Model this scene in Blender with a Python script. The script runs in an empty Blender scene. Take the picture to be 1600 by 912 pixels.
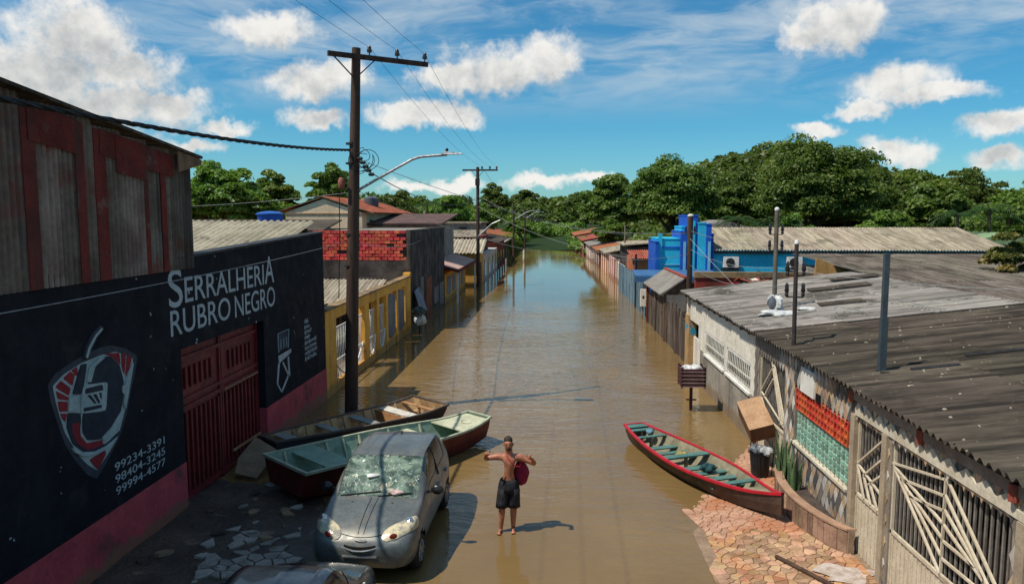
import bpy, bmesh, math, random
import numpy as np
from mathutils import Vector, Matrix
random.seed(7); np.random.seed(7)
R = math.radians
sc = bpy.context.scene
COL = sc.collection

# ------------------------------------------------------------------ camera
cam_d = bpy.data.cameras.new('camera'); cam = bpy.data.objects.new('camera', cam_d); COL.objects.link(cam)
cam_d.sensor_width = 36; cam_d.lens = 36 * 1150 / 1600; cam_d.clip_start = .1; cam_d.clip_end = 5000
cam.location = (0, 0, 5.7); cam.rotation_euler = (R(90 - 5.76), 0, R(3.07))
sc.camera = cam
# ------------------------------------------------------------------ exposure
vs = sc.view_settings
vs.view_transform = 'Standard'; vs.look = 'None'; vs.gamma = 1; vs.use_curve_mapping = False; vs.exposure = 0.16
sc.cycles.max_bounces = 6; sc.cycles.diffuse_bounces = 3; sc.cycles.glossy_bounces = 3
sc.cycles.transparent_max_bounces = 6; sc.cycles.caustics_reflective = False; sc.cycles.caustics_refractive = False
# ------------------------------------------------------------------ sun and sky
EL = R(60); SH = Vector((.89, .45, 0)).normalized()
ld = Vector((SH.x * math.cos(EL), SH.y * math.cos(EL), -math.sin(EL)))
sun_d = bpy.data.lights.new('sun', 'SUN'); sun = bpy.data.objects.new('sun', sun_d); COL.objects.link(sun)
sun_d.energy = 4.5; sun_d.angle = R(.53); sun_d.color = (1, .915, .79)
sun.rotation_euler = ld.to_track_quat('-Z', 'Y').to_euler(); sun.location = (-20, -10, 40)

CLOUDS = [(-0.5328,0.8223,0.1999,0.08,0.05),(-0.5686,0.8065,0.1622,0.09,0.05),(-0.4991,0.8497,0.1699,0.07,0.035),(-0.5263,0.8405,0.1287,0.14,0.03),(-0.5992,0.7873,0.1453,0.06,0.05),(-0.4677,0.8732,0.1368,0.06,0.02),(-0.5216,0.8241,0.2211,0.048,0.03),(-0.3016,0.938,0.1707,0.075,0.026),(-0.267,0.9468,0.1799,0.05,0.02),(-0.3048,0.944,0.1263,0.052,0.018),(-0.1743,0.9758,0.132,0.08,0.02),(-0.127,0.9824,0.1367,0.036,0.02),(-0.1861,0.9721,0.1431,0.035,0.014),(-0.0693,0.98,0.1866,0.115,0.038),(-0.0011,0.9794,0.202,0.048,0.035),(-0.1355,0.9739,0.1821,0.06,0.03),(0.3297,0.9163,0.2273,0.06,0.038),(0.3035,0.9292,0.2108,0.042,0.02),(0.3562,0.9056,0.23,0.028,0.024),(0.4069,0.9001,0.1557,0.068,0.025),(0.4463,0.8836,0.1417,0.065,0.013),(0.3692,0.9205,0.1282,0.04,0.014),(0.5004,0.8597,0.1025,0.048,0.02),(0.4129,0.9075,0.0777,0.045,0.022),(0.5009,0.8632,0.0628,0.038,0.016),(-0.0149,0.9987,0.0496,0.062,0.014),(0.0535,0.9971,0.0535,0.034,0.01),(-0.1262,0.991,0.0452,0.045,0.012),(-0.1892,0.9809,0.0441,0.05,0.01),(-0.3463,0.9096,0.2295,0.075,0.026),(-0.4094,0.9057,0.1103,0.04,0.014),(-0.4378,0.8951,0.0845,0.035,0.014),(0.3243,0.94,0.1058,0.035,0.012),(-0.5772,0.8117,0.0896,0.09,0.03),(-0.5138,0.8536,0.0862,0.07,0.025)]
# the same kind of cumulus goes on round the whole sky
_r = random.Random(3)
for k in range(14):
    a = R(-20 - 320 * (k + _r.random() * .7) / 14) + R(90 - 50); e = R(_r.uniform(4, 32)); s = _r.uniform(.05, .12)
    if -.75 < math.cos(a) < .75 and math.sin(a) > .5: continue
    for q in range(1):
        CLOUDS.append((math.cos(a + q * s * .9) * math.cos(e), math.sin(a + q * s * .9) * math.cos(e), math.sin(e) + q * .01, s, s * .4))

class N:
    """small node-tree writer"""
    def __init__(self, nt): self.nt = nt; self.x = 0
    def n(self, t, ins=None, **kw):
        d = self.nt.nodes.new(t)
        for k, v in kw.items(): setattr(d, k, v)
        for k, v in (ins or {}).items():
            s = d.inputs[k]
            if isinstance(v, bpy.types.NodeSocket): self.nt.links.new(v, s)
            else: s.default_value = v
        return d
    def m(self, op, a, b=None, c=None, clamp=False):
        i = {0: a}
        if b is not None: i[1] = b
        if c is not None: i[2] = c
        return self.n('ShaderNodeMath', i, operation=op, use_clamp=clamp).outputs[0]
    def v(self, op, a, b=None, out=0):
        i = {0: a}
        if b is not None: i[1] = b
        return self.n('ShaderNodeVectorMath', i, operation=op).outputs[out]
    def noise(self, vec, scale, detail=4, rough=.55, out=0):
        return self.n('ShaderNodeTexNoise', {'Vector': vec, 'Scale': scale, 'Detail': detail, 'Roughness': rough}).outputs[out]
    def ramp(self, f, a, b, x=0., y=1.):
        return self.n('ShaderNodeMapRange', {0: f, 1: a, 2: b, 3: x, 4: y}, clamp=True, interpolation_type='SMOOTHSTEP').outputs[0]
    def mix(self, f, a, b, blend='MIX'):
        d = self.n('ShaderNodeMix', data_type='RGBA', blend_type=blend)
        for k, v in ((0, f), (6, a), (7, b)):
            if isinstance(v, bpy.types.NodeSocket): self.nt.links.new(v, d.inputs[k])
            else: d.inputs[k].default_value = (tuple(v) + (1,))[:4] if k > 0 else v
        return d.outputs[2]

def build_world():
    w = bpy.data.worlds.new('World'); sc.world = w; w.use_nodes = True; w.node_tree.nodes.clear()
    g = bpy.data.node_groups.new('cumulus_field', 'ShaderNodeTree')
    g.interface.new_socket('Vector', in_out='INPUT', socket_type='NodeSocketVector')
    g.interface.new_socket('Value', in_out='OUTPUT', socket_type='NodeSocketFloat')
    G = N(g); gi = g.nodes.new('NodeGroupInput'); go = g.nodes.new('NodeGroupOutput')
    d = gi.outputs[0]
    n1 = G.v('SUBTRACT', G.noise(d, 14, 3, .5, 1), (.5, .5, .5)); n2 = G.v('SUBTRACT', G.noise(d, 45, 3, .6, 1), (.5, .5, .5))
    dw = G.v('ADD', d, G.v('MULTIPLY', n1, (.05, .05, .045)))
    dw = G.v('ADD', dw, G.v('MULTIPLY', n2, (.026, .026, .03)))
    D = None
    for (x, y, z, a, b) in CLOUDS:
        q = G.n('ShaderNodeVectorMath', {0: dw, 1: (1 / a, 1 / a, 1 / b), 2: (-x / a, -y / a, -z / b)}, operation='MULTIPLY_ADD').outputs[0]
        l = G.v('LENGTH', q, out=1)
        D = l if D is None else G.m('MINIMUM', D, l)
    D = G.m('SUBTRACT', 1., D)
    g.links.new(D, go.inputs[0])
    W = N(w.node_tree); nt = w.node_tree
    tc = W.n('ShaderNodeTexCoord').outputs['Generated']
    sky = W.n('ShaderNodeTexSky', sky_type='NISHITA', sun_disc=False, sun_elevation=EL, sun_rotation=math.atan2(-SH.x, -SH.y), altitude=50, air_density=1.0, dust_density=.6, ozone_density=3.0).outputs[0]
    sky = W.mix(1., sky, W.mix(W.ramp(W.n('ShaderNodeSeparateXYZ', {0: tc}).outputs[2], .0, .16), (.36, .66, .76), (.21, .58, .70)), 'MULTIPLY')
    def field(vec):
        q = nt.nodes.new('ShaderNodeGroup'); q.node_tree = g; nt.links.new(vec, q.inputs[0]); return q.outputs[0]
    D0 = field(tc); D1 = field(W.v('ADD', tc, (-.012, -.004, .03)))
    fb = W.noise(tc, 55, 6, .65); fb2 = W.noise(tc, 20, 3, .55)
    dens = W.m('ADD', D0, W.m('MULTIPLY', W.m('SUBTRACT', fb, .5), .7))
    dens = W.m('ADD', dens, W.m('MULTIPLY', W.m('SUBTRACT', fb2, .5), .7))
    al = W.ramp(dens, -.06, .6, 0, .97)
    sh = W.m('ADD', W.m('MULTIPLY', W.m('SUBTRACT', D0, D1), .55), W.m('MULTIPLY', W.m('SUBTRACT', fb, .5), 1.1))
    sh = W.m('ADD', sh, W.m('MULTIPLY', W.m('SUBTRACT', fb2, .5), 1.1))
    sh = W.m('SUBTRACT', sh, W.ramp(D0, .25, .9, 0, .45))
    sh = W.ramp(sh, -1.05, .55)
    cc = W.mix(sh, (2.3, 2.5, 2.62), (5.9, 5.75, 5.45))
    # thin streaks of high cloud
    st = W.v('MULTIPLY', tc, (2.2, 2.2, 9.)); s1 = W.noise(W.v('ADD', st, W.v('MULTIPLY', W.noise(st, 1.5, 3, .5, 1), (.9, .9, .9))), 1.6, 5, .62)
    sz = W.n('ShaderNodeSeparateXYZ', {0: tc}).outputs[2]
    ci = W.m('MULTIPLY', W.ramp(s1, .40, .68), W.m('MULTIPLY', W.ramp(sz, .115, .20), .66))
    c = W.mix(ci, sky, (3.9, 4.4, 4.65))
    c = W.mix(W.m('MULTIPLY', al, W.ramp(sz, -.01, .02)), c, cc)
    bg = W.n('ShaderNodeBackground', {'Color': c, 'Strength': .14})
    out = W.n('ShaderNodeOutputWorld'); nt.links.new(bg.outputs[0], out.inputs[0])
build_world()
sc.world.cycles.sampling_method = 'MANUAL'; sc.world.cycles.sample_map_resolution = 512

# ------------------------------------------------------------------ materials
MATS = {}
def M(name, c1, c2=None, sc_=2.5, rough=.85, bump=.15, bsc=18, spec=.25, metal=0, rnd=0., streak=None, spots=None, lo=.35, hi=.65, coat=0, bdist=.02, stretch=None, grime=None, tide=0):
    if name in MATS: return MATS[name]
    m = bpy.data.materials.new(name); m.use_nodes = True; nt = m.node_tree; nt.nodes.clear(); T = N(nt)
    pos = T.n('ShaderNodeNewGeometry').outputs['Position']
    p = T.v('MULTIPLY', pos, stretch) if stretch else pos
    c2 = c2 or tuple(x * .7 for x in c1)
    f = T.ramp(T.noise(p, sc_, 6, .6), lo, hi)
    c = T.mix(f, c1, c2)
    fine = T.ramp(T.noise(p, sc_ * 9, 4, .6), .25, .75, .82, 1.14)
    c = T.mix(1., c, T.n('ShaderNodeCombineXYZ', {0: fine, 1: fine, 2: fine}).outputs[0], 'MULTIPLY')
    if streak:
        s = T.noise(T.v('MULTIPLY', pos, (streak[2], streak[2], streak[2] * .07)), 1., 5, .6)
        c = T.mix(T.ramp(s, streak[3] if len(streak) > 3 else .5, .72, 0, streak[1]), c, streak[0])
    if grime:   # dirt of its own shape: (colour, scale, threshold, amount)
        c = T.mix(T.ramp(T.noise(pos, grime[1], 7, .65), grime[2], grime[2] + .12, 0, grime[3]), c, grime[0])
    if spots:
        s = T.noise(pos, spots[1], 3, .5); c = T.mix(T.ramp(s, spots[2], spots[2] + .03), c, spots[0])
    if rnd:
        r = T.n('ShaderNodeObjectInfo').outputs['Random']
        v = T.m('MULTIPLY_ADD', r, rnd * 2, 1 - rnd)
        hs = T.n('ShaderNodeHueSaturation', {'Hue': T.m('MULTIPLY_ADD', T.m('FRACT', T.m('MULTIPLY', r, 7.3)), .03, .485), 'Saturation': 1., 'Value': v, 'Color': c}); c = hs.outputs[0]
    if tide:    # silt left by the flood up to an uneven line just above the water
        pz = T.n('ShaderNodeSeparateXYZ', {0: pos}).outputs[2]; zz = T.m('ADD', pz, T.m('MULTIPLY', T.noise(T.v('MULTIPLY', pos, (2, 2, .5)), 1.2, 5, .65), -.55))
        c = T.mix(T.ramp(zz, -.02, .12, tide, 0), c, (.20, .135, .075))
    b = T.n('ShaderNodeBsdfPrincipled', {'Base Color': c, 'Roughness': rough, 'Metallic': metal, 'Specular IOR Level': spec, 'Coat Weight': coat, 'Coat Roughness': .08})
    if rough > .2:
        nt.links.new(T.ramp(T.noise(pos, sc_ * 2.3, 4), .3, .7, max(rough - .12, .05), min(rough + .1, 1)), b.inputs['Roughness'])
    if bump:
        bn = T.n('ShaderNodeBump', {'Strength': bump, 'Distance': bdist, 'Height': T.noise(p, bsc, 5, .6)})
        nt.links.new(bn.outputs[0], b.inputs['Normal'])
    o = T.n('ShaderNodeOutputMaterial'); nt.links.new(b.outputs[0], o.inputs[0])
    MATS[name] = m; return m

def leaf_mat(name, c1, c2, c3):
    m = bpy.data.materials.new(name); m.use_nodes = True; nt = m.node_tree; nt.nodes.clear(); T = N(nt)
    at = T.n('ShaderNodeAttribute', attribute_name='tone').outputs['Fac']
    c = T.mix(T.ramp(at, 0, .55), c1, c2); c = T.mix(T.ramp(at, .6, 1.), c, c3)
    r = T.n('ShaderNodeObjectInfo').outputs['Random']
    c = T.n('ShaderNodeHueSaturation', {'Hue': T.m('MULTIPLY_ADD', r, .03, .487), 'Value': T.m('MULTIPLY_ADD', r, .3, .85), 'Color': c}).outputs[0]
    b = T.n('ShaderNodeBsdfPrincipled', {'Base Color': c, 'Roughness': .5, 'Specular IOR Level': .35})
    t = T.n('ShaderNodeBsdfTranslucent', {'Color': T.mix(1., c, (1.1, 1.25, .6), 'MULTIPLY')})
    mx = T.n('ShaderNodeMixShader', {0: .38, 1: b.outputs[0], 2: t.outputs[0]})
    o = T.n('ShaderNodeOutputMaterial'); nt.links.new(mx.outputs[0], o.inputs[0]); return m
LEAF = leaf_mat('leaf_mango', (.056, .088, .015), (.105, .155, .027), (.185, .225, .05))
LEAF_L = leaf_mat('leaf_light', (.07, .13, .018), (.13, .21, .03), (.21, .29, .055))
LEAF_P = leaf_mat('leaf_palm', (.035, .08, .015), (.07, .13, .025), (.16, .19, .05))
LEAF_D = leaf_mat('leaf_dry', (.08, .11, .02), (.15, .15, .03), (.28, .2, .06))
BARK = M('bark', (.11, .085, .06), (.05, .04, .03), 6, .95, .6, 20, .1, stretch=(1, 1, .25))

def water_mat():
    m = bpy.data.materials.new('flood_water'); m.use_nodes = True; nt = m.node_tree; nt.nodes.clear(); T = N(nt)
    pos = T.n('ShaderNodeNewGeometry').outputs['Position']
    c = T.mix(T.ramp(T.noise(pos, .22, 5, .6), .35, .7), (.165, .106, .042), (.200, .130, .053))
    b = T.n('ShaderNodeBsdfPrincipled', {'Base Color': c, 'Roughness': .04, 'IOR': 1.4, 'Specular IOR Level': .55})
    # wind ripples, crests across the street, in uneven patches
    wp = T.v('ADD', pos, T.v('MULTIPLY', T.noise(pos, .5, 3, .5, 1), (1.2, 1.2, 0)))
    w1 = T.noise(T.v('MULTIPLY', wp, (.75, 2.6, 1)), 1.25, 3, .5)
    w2 = T.noise(T.v('MULTIPLY', wp, (1.1, 2.4, 1)), 4.2, 2, .5)
    w3 = T.noise(T.v('MULTIPLY', pos, (.6, 1.3, 1)), .55, 2, .5)
    h = T.m('ADD', T.m('MULTIPLY', w1, .55), T.m('MULTIPLY', w2, .12)); h = T.m('ADD', h, T.m('MULTIPLY', w3, .35))
    sy = T.n('ShaderNodeSeparateXYZ', {0: pos}).outputs[1]
    patch = T.m('MULTIPLY', T.ramp(T.noise(pos, .11, 3), .3, .65, .35, 1.), T.m('MULTIPLY', T.ramp(sy, 10.5, 20, .18, 1.), T.ramp(sy, 30, 60, 1., .05)))
    bn = T.n('ShaderNodeBump', {'Strength': T.m('MULTIPLY', patch, .8), 'Distance': .115, 'Height': h}); nt.links.new(bn.outputs[0], b.inputs['Normal'])
    o = T.n('ShaderNodeOutputMaterial'); nt.links.new(b.outputs[0], o.inputs[0]); return m
WATER = water_mat()

# ------------------------------------------------------------------ mesh helpers
def wl(o):
    v = Vector((0, 0, 0))
    while o is not None: v += o.location; o = o.parent
    return v
def tag(o, label=None, cat=None, group=None, kind=None):
    if label: o['label'] = label
    if cat: o['category'] = cat
    if group: o['group'] = group
    if kind: o['kind'] = kind
    return o
def thing(name, label, cat, loc=(0, 0, 0), rz=0, group=None):
    o = bpy.data.objects.new(name, None); COL.objects.link(o); o.location = loc; o.rotation_euler = (0, 0, rz); o.empty_display_size = .2
    return tag(o, label, cat, group, 'thing' if name.split('_')[-1] in ('wall', 'roof', 'fence') else None)
def inst(me, name, parent, loc, rot=None, scale=None, local=False):
    o = bpy.data.objects.new(name, me); COL.objects.link(o); o.parent = parent
    o.location = Vector(loc) if local or parent is None else Vector(loc) - wl(parent)
    if rot: o.rotation_euler = rot
    if scale: o.scale = scale
    return o
class MB:
    def __init__(s): s.v = []; s.f = []
    def add(s, vs_, fs):
        b = len(s.v); s.v += [tuple(p) for p in vs_]; s.f += [tuple(b + i for i in q) for q in fs]; return s
    def box(s, x0, x1, y0, y1, z0, z1):
        return s.add([(x0,y0,z0),(x1,y0,z0),(x1,y1,z0),(x0,y1,z0),(x0,y0,z1),(x1,y0,z1),(x1,y1,z1),(x0,y1,z1)],
                     [(0,3,2,1),(4,5,6,7),(0,1,5,4),(1,2,6,5),(2,3,7,6),(3,0,4,7)])
    def beam(s, p, q, w, h, up=(0, 0, 1)):
        p, q, up = Vector(p), Vector(q), Vector(up); d = (q - p).normalized(); a = d.cross(up)
        if a.length < 1e-4: a = d.cross(Vector((1, 0, 0)))
        a.normalize(); b = a.cross(d); a *= w / 2; b *= h / 2
        vs_ = [c + i * a + j * b for c in (p, q) for i, j in ((-1,-1),(1,-1),(1,1),(-1,1))]
        return s.add(vs_, [(3,2,1,0),(4,5,6,7),(0,1,5,4),(1,2,6,5),(2,3,7,6),(3,0,4,7)])
    def tube(s, pts, r, n=8, cap=True):
        pts = [Vector(p) for p in pts]; rs = r if isinstance(r, (list, tuple)) else [r] * len(pts); vs_ = []; fs = []
        ref = None
        for i, p in enumerate(pts):
            d = (pts[min(i + 1, len(pts) - 1)] - pts[max(i - 1, 0)]).normalized()
            if ref is None: ref = Vector((0, 0, 1)) if abs(d.z) < .9 else Vector((1, 0, 0))
            a = d.cross(ref)
            if a.length < 1e-3: ref = Vector((0, 1, 0)); a = d.cross(ref)
            a.normalize(); b = d.cross(a); ref = -b if ref.dot(-b) > 0 else b
            for k in range(n):
                t = 2 * math.pi * k / n; vs_.append(p + (a * math.cos(t) + b * math.sin(t)) * rs[i])
        for i in range(len(pts) - 1):
            for k in range(n):
                fs.append((i*n+k, i*n+(k+1)%n, (i+1)*n+(k+1)%n, (i+1)*n+k))
        if cap: fs.append(tuple(range(n))); fs.append(tuple((len(pts)-1)*n + k for k in reversed(range(n))))
        return s.add(vs_, fs)
    def lathe(s, c, prof, n=16, axis='z'):
        vs_ = []; fs = []; c = Vector(c)
        for r, z in prof:
            for k in range(n):
                t = 2 * math.pi * k / n; a, b = r * math.cos(t), r * math.sin(t)
                vs_.append(c + Vector({'z': (a, b, z), 'x': (z, a, b), 'y': (b, z, a)}[axis]))
        for i in range(len(prof) - 1):
            for k in range(n): fs.append((i*n+k, i*n+(k+1)%n, (i+1)*n+(k+1)%n, (i+1)*n+k))
        fs.append(tuple(reversed(range(n)))); fs.append(tuple((len(prof)-1)*n + k for k in range(n)))
        return s.add(vs_, fs)
    def prism(s, pts, off):
        off = Vector(off); n = len(pts); a = [Vector(p) for p in pts]
        return s.add(a + [p + off for p in a], [tuple(reversed(range(n))), tuple(range(n, 2*n))] + [(i, (i+1)%n, n+(i+1)%n, n+i) for i in range(n)])
    def grid(s, P):
        n, k = len(P), len(P[0])
        return s.add([p for r in P for p in r], [(i*k+j, i*k+j+1, (i+1)*k+j+1, (i+1)*k+j) for i in range(n-1) for j in range(k-1)])
    def mesh(s, name, m, smooth=False, off=(0, 0, 0)):
        me = bpy.data.meshes.new(name); o = Vector(off)
        me.from_pydata([(p[0]-o.x, p[1]-o.y, p[2]-o.z) for p in s.v], [], s.f); me.materials.append(m); me.update()
        bm = bmesh.new(); bm.from_mesh(me); bmesh.ops.recalc_face_normals(bm, faces=bm.faces); bm.to_mesh(me); bm.free()
        if smooth:
            me.polygons.foreach_set('use_smooth', [True] * len(me.polygons))
            try: me.set_sharp_from_angle(angle=R(40))
            except Exception: pass
        return me
    def build(s, name, m, parent=None, smooth=False, local=False):
        if parent is not None and not local: off = wl(parent)
        elif parent is None:
            xs, ys, zs = zip(*s.v); off = Vector(((min(xs)+max(xs))/2, (min(ys)+max(ys))/2, min(zs)))
        else: off = Vector((0, 0, 0))
        o = bpy.data.objects.new(name, s.mesh(name, m, smooth, off)); COL.objects.link(o)
        if parent is None: o.location = off
        else: o.parent = parent
        return o
def bevel(o, w=.01, seg=2):
    b = o.modifiers.new('bevel', 'BEVEL'); b.width = w; b.segments = seg; b.limit_method = 'ANGLE'; return o
def struct(name, mb, m, smooth=False): return tag(mb.build(name, m, None, smooth), kind='structure')
def box(*a): return MB().box(*a)
def corr_mesh(name, m, width, length, wave=.177, amp=.024, seg=6, nl=2, th=.006):
    """corrugated sheet, local x across the waves, y along them"""
    n = max(2, int(round(width / wave * seg))); P = []
    for j in range(nl + 1):
        P.append([(width * i / n, length * j / nl, amp * math.sin(2 * math.pi * width * i / n / wave)) for i in range(n + 1)])
    b = MB().grid(P); me = b.mesh(name, m, True); return me
def wire(name, p, q, sag, r, m, label, cat='wire', group=None, n=16, parent=None):
    p, q = Vector(p), Vector(q); pts = [p.lerp(q, i / n) - Vector((0, 0, sag * 4 * (i / n) * (1 - i / n))) for i in range(n + 1)]
    o = MB().tube(pts, r, 5).build(name, m, parent)
    if parent is None: tag(o, label, cat, group)
    return o
def text_mesh(s, y0, y1, z0, z1, name, m, parent, x=-7.05, lift=.004):
    """painted letters on the street face of a wall that looks towards +X"""
    cu = bpy.data.curves.new('lettering', 'FONT'); cu.body = s; cu.size = 1; cu.offset = .004; cu.resolution_u = 6
    t = bpy.data.objects.new('lettering', cu); COL.objects.link(t); dg = bpy.context.evaluated_depsgraph_get(); dg.update()
    me = bpy.data.meshes.new_from_object(t.evaluated_get(dg)); bpy.data.objects.remove(t)
    co = np.zeros(len(me.vertices) * 3); me.vertices.foreach_get('co', co); co = co.reshape(-1, 3)
    mn, mx = co.min(0), co.max(0); L = wl(parent); out = np.zeros_like(co)
    out[:, 0] = x + lift - L.x
    out[:, 1] = y0 + (co[:, 0] - mn[0]) / (mx[0] - mn[0]) * (y1 - y0) - L.y
    out[:, 2] = z0 + (co[:, 1] - mn[1]) / (mx[1] - mn[1]) * (z1 - z0) - L.z
    me.vertices.foreach_set('co', out.ravel()); me.materials.clear(); me.materials.append(m); me.update()
    o = bpy.data.objects.new(name, me); COL.objects.link(o); o.parent = parent; return o
# ------------------------------------------------------------------ common materials
BLACKWALL = M('black_wall_paint', (.010, .0105, .0145), (.015, .0155, .021), 1.2, .8, .2, 14, .12, streak=((.018, .018, .024), .6, 2.5), spots=((.38, .4, .42), 5, .725), grime=((.035, .032, .034), 1.4, .58, .6), tide=.5)
PINK = M('pink_wall_paint', (.50, .075, .09), (.38, .055, .07), 1.6, .7, .2, 14, .3, grime=((.10, .05, .045), 1.8, .56, .75), tide=.7)
LETTER = M('pale_lettering_paint', (.42, .46, .48), (.33, .37, .4), 3, .7, 0)
SHIELD = M('slate_mural_paint', (.045, .052, .07), (.035, .04, .055), 3, .7, 0)
HELMET = M('dark_slate_mural_paint', (.02, .028, .045), (.016, .022, .035), 3, .7, 0)
MRED = M('red_mural_paint', (.26, .018, .028), (.2, .014, .022), 3, .7, 0)
MPALE = M('pale_green_mural_paint', (.36, .44, .44), (.28, .35, .36), 3, .7, 0)
GATERED = M('dark_red_gate_paint', (.19, .018, .020), (.12, .014, .015), 2.5, .55, .15, 16, .4, grime=((.03, .015, .012), 2.2, .6, .6))
RUSTRED = M('faded_red_paint', (.19, .032, .027), (.11, .024, .02), 2.5, .85, .2, 15, .15, streak=((.05, .04, .035), .85, 3.2, .47), grime=((.2, .16, .13), 1.6, .58, .7))
ZINC = M('weathered_zinc', (.25, .20, .165), (.15, .105, .085), 1.2, .7, .08, 12, .3, metal=.15, streak=((.016, .015, .019), .95, 1.7, .47), grime=((.20, .05, .038), .9, .56, .75), rnd=.4)
CREAM_ROOF = M('cream_fibre_cement', (.46, .41, .31), (.33, .29, .22), 1.6, .9, .2, 22, .15, rnd=.12, grime=((.12, .1, .08), 1.1, .57, .6))
GREY_ROOF = M('grey_fibre_cement', (.30, .275, .25), (.16, .145, .13), 1.3, .95, .25, 22, .1, rnd=.16, grime=((.05, .044, .038), .55, .52, .8), spots=((.42, .40, .36), 5, .70), stretch=(.22, 3.2, 1))
DARK_ROOF = M('mossy_dark_fibre_cement', (.105, .087, .068), (.034, .029, .024), 1.7, .95, .3, 25, .1, rnd=.2, grime=((.026, .022, .018), .6, .54, .7), spots=((.3, .27, .2), 9, .685), stretch=(.25, 3.4, 1))
TAN_ROOF = M('tan_fibre_cement', (.36, .31, .235), (.20, .17, .125), 1.5, .95, .2, 22, .1, rnd=.14, grime=((.10, .09, .065), .45, .54, .7), stretch=(4, .3, 1))
BROWN_ROOF = M('brown_fibre_cement', (.17, .145, .12), (.075, .063, .052), 1.6, .95, .3, 22, .1, rnd=.2, grime=((.035, .03, .025), .5, .52, .7), stretch=(4, .28, 1))
CONC = M('grey_concrete', (.33, .30, .255), (.22, .2, .17), 1.5, .9, .3, 16, .15, tide=.7, streak=((.06, .055, .05), .7, 1.6), grime=((.08, .07, .055), .8, .55, .6))
OLDCONC = M('black_stained_plaster', (.12, .10, .088), (.05, .043, .04), 1.0, .95, .3, 14, .1, tide=.5, streak=((.012, .011, .011), .85, 1.3, .45), grime=((.2, .18, .16), .9, .66, .7))
WHITEW = M('white_limewash', (.76, .72, .63), (.64, .59, .5), 1.2, .85, .15, 18, .2, tide=.7, streak=((.3, .24, .17), .35, 2.), grime=((.35, .3, .22), 1.5, .62, .5))
YELLOW = M('ochre_wall_paint', (.82, .43, .08), (.70, .35, .06), 1.2, .8, .15, 16, .2, streak=((.16, .09, .04), .5, 1.8), grime=((.22, .13, .06), 1.2, .58, .6), tide=.6)
BRICKM = M('red_hollow_brick', (.74, .13, .085), (.52, .085, .06), 5, .9, .3, 30, .1, rnd=.24, grime=((.09, .05, .035), 3, .6, .6))
MORTAR = M('dark_mortar', (.09, .07, .06), (.05, .04, .035), 3, .95, .4, 20, .1)
POLEW = M('dark_creosote_pole', (.085, .05, .036), (.045, .028, .022), 3, .85, .4, 22, .25, stretch=(1, 1, .12), streak=((.014, .012, .012), .7, 4))
STEEL = M('galvanised_steel', (.45, .47, .49), (.33, .35, .37), 4, .4, .05, 30, .5, metal=.7)
IRON = M('dark_iron', (.04, .038, .038), (.025, .022, .022), 5, .6, .1, 30, .4, metal=.4)
CABLE = M('black_cable', (.012, .012, .014), (.02, .02, .022), 9, .6, 0)
PALEWIRE = M('pale_wire', (.34, .34, .34), (.25, .25, .25), 9, .5, 0, metal=.4)
PORC = M('dark_porcelain', (.025, .02, .025), (.03, .025, .03), 9, .25, 0, spec=.6)
WOOD = M('weathered_wood', (.22, .14, .085), (.11, .07, .042), 4, .85, .35, 26, .15, stretch=(1, 1, .3), rnd=.22)
GREYWOOD = M('grey_old_wood', (.16, .125, .10), (.075, .058, .048), 4, .9, .4, 26, .1, stretch=(1, 1, .2), rnd=.35)
IVORY = M('ivory_gate_paint', (.62, .55, .43), (.5, .43, .32), 3, .6, .1, 20, .3, grime=((.26, .13, .06), 3.5, .62, .6))
GREYBAR = M('grey_gate_bar', (.25, .225, .2), (.16, .14, .125), 6, .6, .1, 30, .4, metal=.2, rnd=.2)
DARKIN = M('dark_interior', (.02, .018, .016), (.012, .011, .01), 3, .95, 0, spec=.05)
GLASSD = M('dark_window_glass', (.02, .025, .025), (.035, .04, .035), 2, .08, 0, spec=.6)
WHITEP = M('white_paint', (.75, .74, .7), (.64, .62, .57), 4, .6, .05, 20, .3)
BLUE1 = M('bright_cyan_paint', (.03, .50, .72), (.025, .42, .62), 1.5, .7, .1, 16, .3, grime=((.02, .1, .16), 1.3, .62, .5))
BLUE2 = M('deep_blue_paint', (.012, .10, .52), (.01, .08, .42), 1.5, .65, .1, 16, .3)
BLUE3 = M('blue_wall_paint', (.02, .44, .72), (.016, .36, .60), 1., .75, .1, 16, .3, streak=((.01, .07, .12), .5, 1.4))
TERRA = M('terracotta_tiles', (.36, .11, .06), (.22, .07, .045), 2.2, .9, .3, 22, .1, rnd=.1, grime=((.08, .045, .035), 1., .55, .6))
ROSE = M('faded_red_wall', (.24, .055, .045), (.15, .035, .03), 1., .9, .2, 14, .15, streak=((.05, .025, .02), .6, 1.2))
BEIGE = M('beige_house_paint', (.80, .60, .40), (.70, .52, .34), .9, .85, .1, 14, .2, streak=((.35, .26, .17), .3, 1.4))
MUD = M('wet_dark_mud', (.085, .066, .050), (.042, .033, .026), 1.1, .55, .7, 9, .45, bdist=.05, grime=((.24, .18, .125), 1.7, .58, .8), spots=((.34, .29, .23), 2.6, .72))
EARTH = M('brown_earth', (.09, .065, .035), (.06, .05, .025), .4, .95, .5, 6, .1)

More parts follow.
